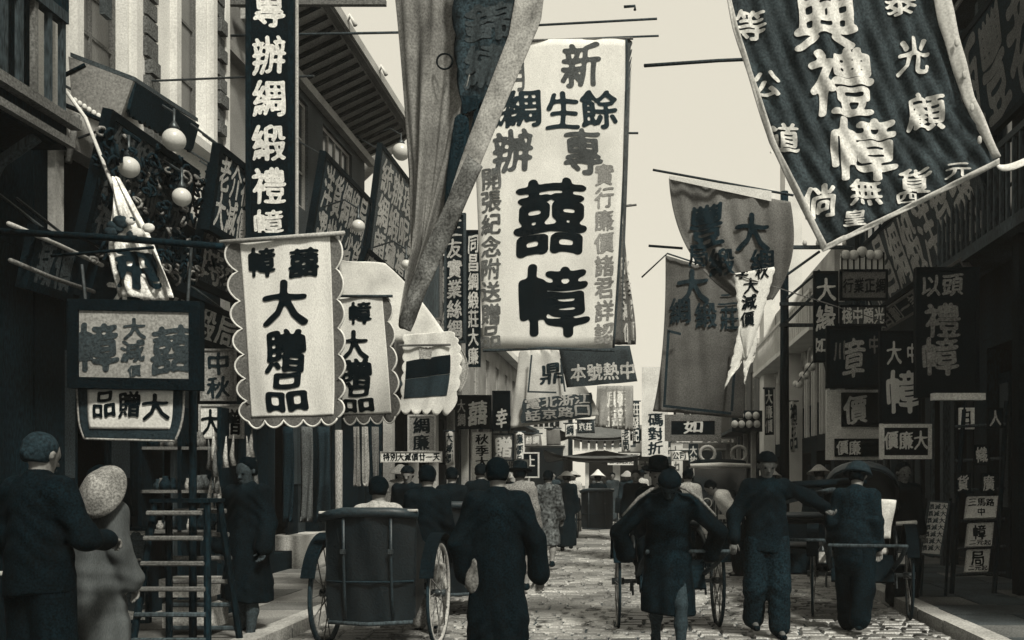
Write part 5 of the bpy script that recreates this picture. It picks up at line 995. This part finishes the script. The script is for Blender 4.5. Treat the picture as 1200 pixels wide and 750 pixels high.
for k in range(7): cb('radiator_bar', LINEN, (-.24+k*.075, -1.012, .54), (-.225+k*.075, -1.001, 1.06))

# ---------------------------------------------------------------- left street stall
def trestle(label, x0, x1, d, h, n, tl=.0):
    t = thing('stepladder', label, 'ladder', (gx((x0+x1)/2, d), d, 0)); a, b = gx(x0, d), gx(x1, d); sp = .05
    for yy in (d-.22, d+.22):
        for xx, s_ in ((a, -1), (b, 1)): MB().tube([(xx+s_*.10, yy+(.10 if yy > d else -.10), .0), (xx, yy*.5+d*.5, h)], .028, 6).build('leg', DARKW, t)
        for k in range(n):
            z = .22+(h-.3)*k/(n-1); w2 = .10*(1-z/h); MB().tube([(a-w2, yy+(.10 if yy > d else -.10)*(1-z/h), z), (b+w2, yy+(.10 if yy > d else -.10)*(1-z/h), z)], .020, 6).build('rung', MIDW if k > 1 else WOOD, t)
    MB().box((a-.03, d-.15, h), (b+.03, d+.15, h+.03)).build('top_board', DARKW, t)
trestle('tall dark wooden stepladder with pale rungs in front of the left shop window', 190, 250, 7.7, 1.30, 6)
tag(MB().tube([P(226, 452, 7.6), (gx(226, 7.6), 7.6, 0)], .03, 8).build('awning_pole', DARKW, smooth=True), 'thick dark pole standing in front of the stepladder', 'pole')
tag(MB().tube([(gx(397, 13), 13, 0), P(397, 504, 13)], .05, 8).build('shop_post', M(.26, grain=.6, stretch=(2, 2, .5)), smooth=True), 'pale round post in front of the dark left shopfront', 'post')
for (x0, y0, x1, y1, lab) in ((186, 679, 244, 700, 'upper pale flat box lying on the stepladder'), (190, 708, 250, 736, 'lower pale box at the foot of the stepladder')):
    m = MB(); m.box(P(x0, y1, 8.15), P(x1, y0, 8.15)+(0, .3, 0)); tag(m.build('flat_box', M(.33, grain=.4)), lab, 'box')
board('poster_board', 'worn paper poster board with dark blotched print behind the stepladder', 'poster', rect(134, 618, 176, 730, 8.4), M(.32, grain=.6, patch=.6, ps=9), DARKW, .03, .03, texts=[(col('禮幛', 155, 622, 724, 36), M(.05))], bold=1.5)
sh = thing('display_shelf', 'dark display shelves crowded with small pale goods in the left shop', 'shelf', (gx(220, 9.5), 9.5, 0))
for k, z in enumerate((.95, 1.35, 1.78)): MB().box((gx(170, 9.4), 9.3, z), (gx(262, 9.4), 9.7, z+.03)).build('shelf', M(.12), sh)
for px in (170, 216, 262): MB().box((gx(px, 9.4)-.02, 9.3, 0), (gx(px, 9.4)+.02, 9.7, 2.2)).build('upright', DARKW, sh)
for k in range(34):
    px = random.uniform(172, 258); z = random.choice((.98, 1.38, 1.81)); r = random.uniform(.03, .06); q = (gx(px, 9.3), 9.35+random.uniform(0, .15), z)
    m = MB(); m.lathe([(.001, 0), (r, 0), (r*1.1, r*1.2), (r*.5, r*2.2), (r*.55, r*2.6), (.001, r*2.6)], q, 9); tag(m.build('jar', M(random.choice((.02, .04, .08, .12, .25)), grain=.6), smooth=True), 'small jar of the jumble crowding the dark display shelves in the left shop', 'jar', 'jars on the left shop shelves')
for k in range(16):
    px = random.uniform(236, 300); y_ = random.uniform(525, 600); d = 8.9+.3*random.random()
    q = P(px, y_, d); tag(MB().tube([q+(0, 0, .30), q+(.02*math.sin(k), 0, .1), q], [.004, .022, .03], 6).build('hanging_tassel', M(random.choice((.1, .2, .35)), grain=.6), smooth=True), 'small pale tassel hanging in a cluster in front of the left shop', 'tassel', 'tassels hanging by the left shop')
tag(MB().box((gx(326, 14.6), 14.2, .12), (gx(362, 14.6), 15.6, .62)).build('stone_plinth', M(.42, grain=.3)), 'pale stone plinth on the left pavement beyond the robed young man', 'plinth')
tag(MB().tube([P(-10, 672, 6.3), P(84, 672, 6.3)], .016, 6).build('low_rail', LINEN), 'low pale rail behind the big man at the left edge', 'rail')
for k, px in enumerate((306, 330, 352, 372, 414, 424, 436)):
    v = (.05, .02, .09, .03, .16, .25, .12)[k]; sfk = cloth_surf([(px, 500), (px+1, 560), (px, 612 if k < 4 else 566)], [(px+(14 if k < 4 else 7), 500), (px+(15 if k < 4 else 8), 560), (px+(13 if k < 4 else 7), 612 if k < 4 else 566)], 13.6, .04, 1.5, 1, k)
    banner('hanging_cloth', ('leftmost dark length of silk hanging in the shopfront under the large shop banner', 'second length of black silk hanging under the large shop banner', 'greyish length of silk hanging under the large shop banner', 'length of dark silk hanging just left of the pale round post', 'narrow grey ribbon cloth right of the pale round post', 'palest narrow ribbon cloth right of the pale round post', 'last narrow ribbon cloth above the pale jacket passenger')[k], 'cloth', sfk, M(v, grain=.5), 5, 12)

# ---------------------------------------------------------------- carved fretwork crowding the left signboards
fw_ = thing('carved_fretwork', 'tangle of dark carved scrollwork brackets crowding above the beige signboard on the left', 'ornament', (-4.6, 9, 3.6))
rr = random.Random(3); parts = [MB(), MB()]
for k in range(420):
    yy = rr.uniform(7.9, 12.2); zz = rr.uniform(3.3, 4.5)+.12*(yy-8); xx = -4.5+rr.uniform(-.12, .12); r0 = rr.uniform(.03, .09); a0 = rr.uniform(0, 6.3); n = 9
    pts = [(xx+.02*math.sin(i), yy+r0*(1-i/n*.7)*math.cos(a0+i*.75), zz+r0*(1-i/n*.7)*math.sin(a0+i*.75)) for i in range(n)]
    parts[k % 4 == 0].tube(pts, [.014]*(n-1)+[.004], 5)
for q, m_ in zip(parts, (M(.02, grain=.7), M(.16, grain=.7))): tag(q.build('scrollwork', m_, fw_, smooth=True), kind='stuff')
# ---------------------------------------------------------------- small banners receding to the street end
far = [('narrow white cloth strip dangling beside the grey lettered square board', 604, 506, 614, 548, 23, .7, '廉價品'), ('tiny grey flag under the small white banner at centre', 640, 502, 656, 522, 28, .2, ''), ('tiny white pennant above the pavilion roof ridge', 662, 496, 674, 512, 30, .7, '綢'),
       ('pale hanging strip right of the pavilion roof', 728, 500, 738, 530, 31, .6, '老局'), ('dark hanging strip at the left edge of the bright sky gap', 741, 470, 749, 520, 29, .04, '莊發記'), ('small white cloth sign low beside the wreath ornaments', 786, 528, 806, 540, 30, .75, '公司'),
       ('dark narrow strip with pale strokes left of the telegraph pole', 896, 455, 906, 510, 19, .03, '大廉價'), ('light cloth strip on the arcaded house wall', 926, 470, 934, 530, 26, .5, '禮品'), ('tiny dark board between white strip sign and bordered black signboard', 778, 518, 786, 545, 33, .05, '中'),
       ('little grey board hanging at the left shops above the dark notice board', 614, 508, 634, 524, 24, .25, '絲綢'), ('dark cloth with pale strokes behind the ribbed cloth', 676, 492, 696, 508, 25, .05, '京莊'), ('short white strip between left doorway sign and double character board', 522, 505, 531, 545, 18, .7, '大減價')]
for lab, x0, y0, x1, y1, d, v, tx in far:
    sf = cloth_surf([(x0, y0), (x0+.5, y1)], [(x1, y0+.5), (x1+1, y1-.5)], d, .04, 1.2, .6, x0)
    vert = y1-y0 > x1-x0; t_ = (col(tx, (x0+x1)/2, y0+2, y1-2, 8) if vert else row(tx, x0+2, x1-2, (y0+y1)/2, 9)) if tx else []
    banner('shop_pennant', lab, 'banner', sf, M(v, grain=.2, tr=.25), 5, 8, texts=[(t_, CREAM if v < .3 else M(.03))] if t_ else (), pole=([(x0-2, y0, d), (x1+2, y0, d)], .02, WOOD))
# ---------------------------------------------------------------- litter trodden into the road
lt = MB(); lr = random.Random(5)
for k in range(420):
    x, y = lr.uniform(-2.9, 2.8), 6.5+14*lr.random()**1.6; a = lr.uniform(0, 3.1); L_ = lr.uniform(.02, .09); w2 = lr.uniform(.006, .03); z = .036
    c, q = math.cos(a), math.sin(a); pts = [(x+c*u-q*v, y+q*u+c*v, z+lr.uniform(0, .012)) for u, v in ((-L_, -w2), (L_, -w2), (L_, w2), (-L_, w2))]
    lt.add(pts+[(p[0], p[1], p[2]-.004) for p in pts], [(0, 1, 2, 3), (7, 6, 5, 4), (0, 4, 5, 1), (1, 5, 6, 2), (2, 6, 7, 3), (3, 7, 4, 0)])
tag(lt.build('street_litter', M(.12, grain=.8, gs=20, patch=.8, ps=4)), 'scattered straw and paper scraps trodden into the road', 'litter', kind='stuff')
# ---------------------------------------------------------------- thin city haze
hz = MB(); hz.box((-70, -20, -1.5), (70, 200, 14)); hzo = hz.build('haze', M(.5)); tag(hzo, kind='stuff')
hm = bpy.data.materials.new('haze'); hm.use_nodes = True; hm.node_tree.nodes.clear(); pv = hm.node_tree.nodes.new('ShaderNodeVolumePrincipled'); om = hm.node_tree.nodes.new('ShaderNodeOutputMaterial')
pv.inputs['Color'].default_value = (.97, .95, .90, 1); pv.inputs['Density'].default_value = .0010; hm.node_tree.links.new(pv.outputs[0], om.inputs['Volume']); hzo.data.materials.clear(); hzo.data.materials.append(hm)
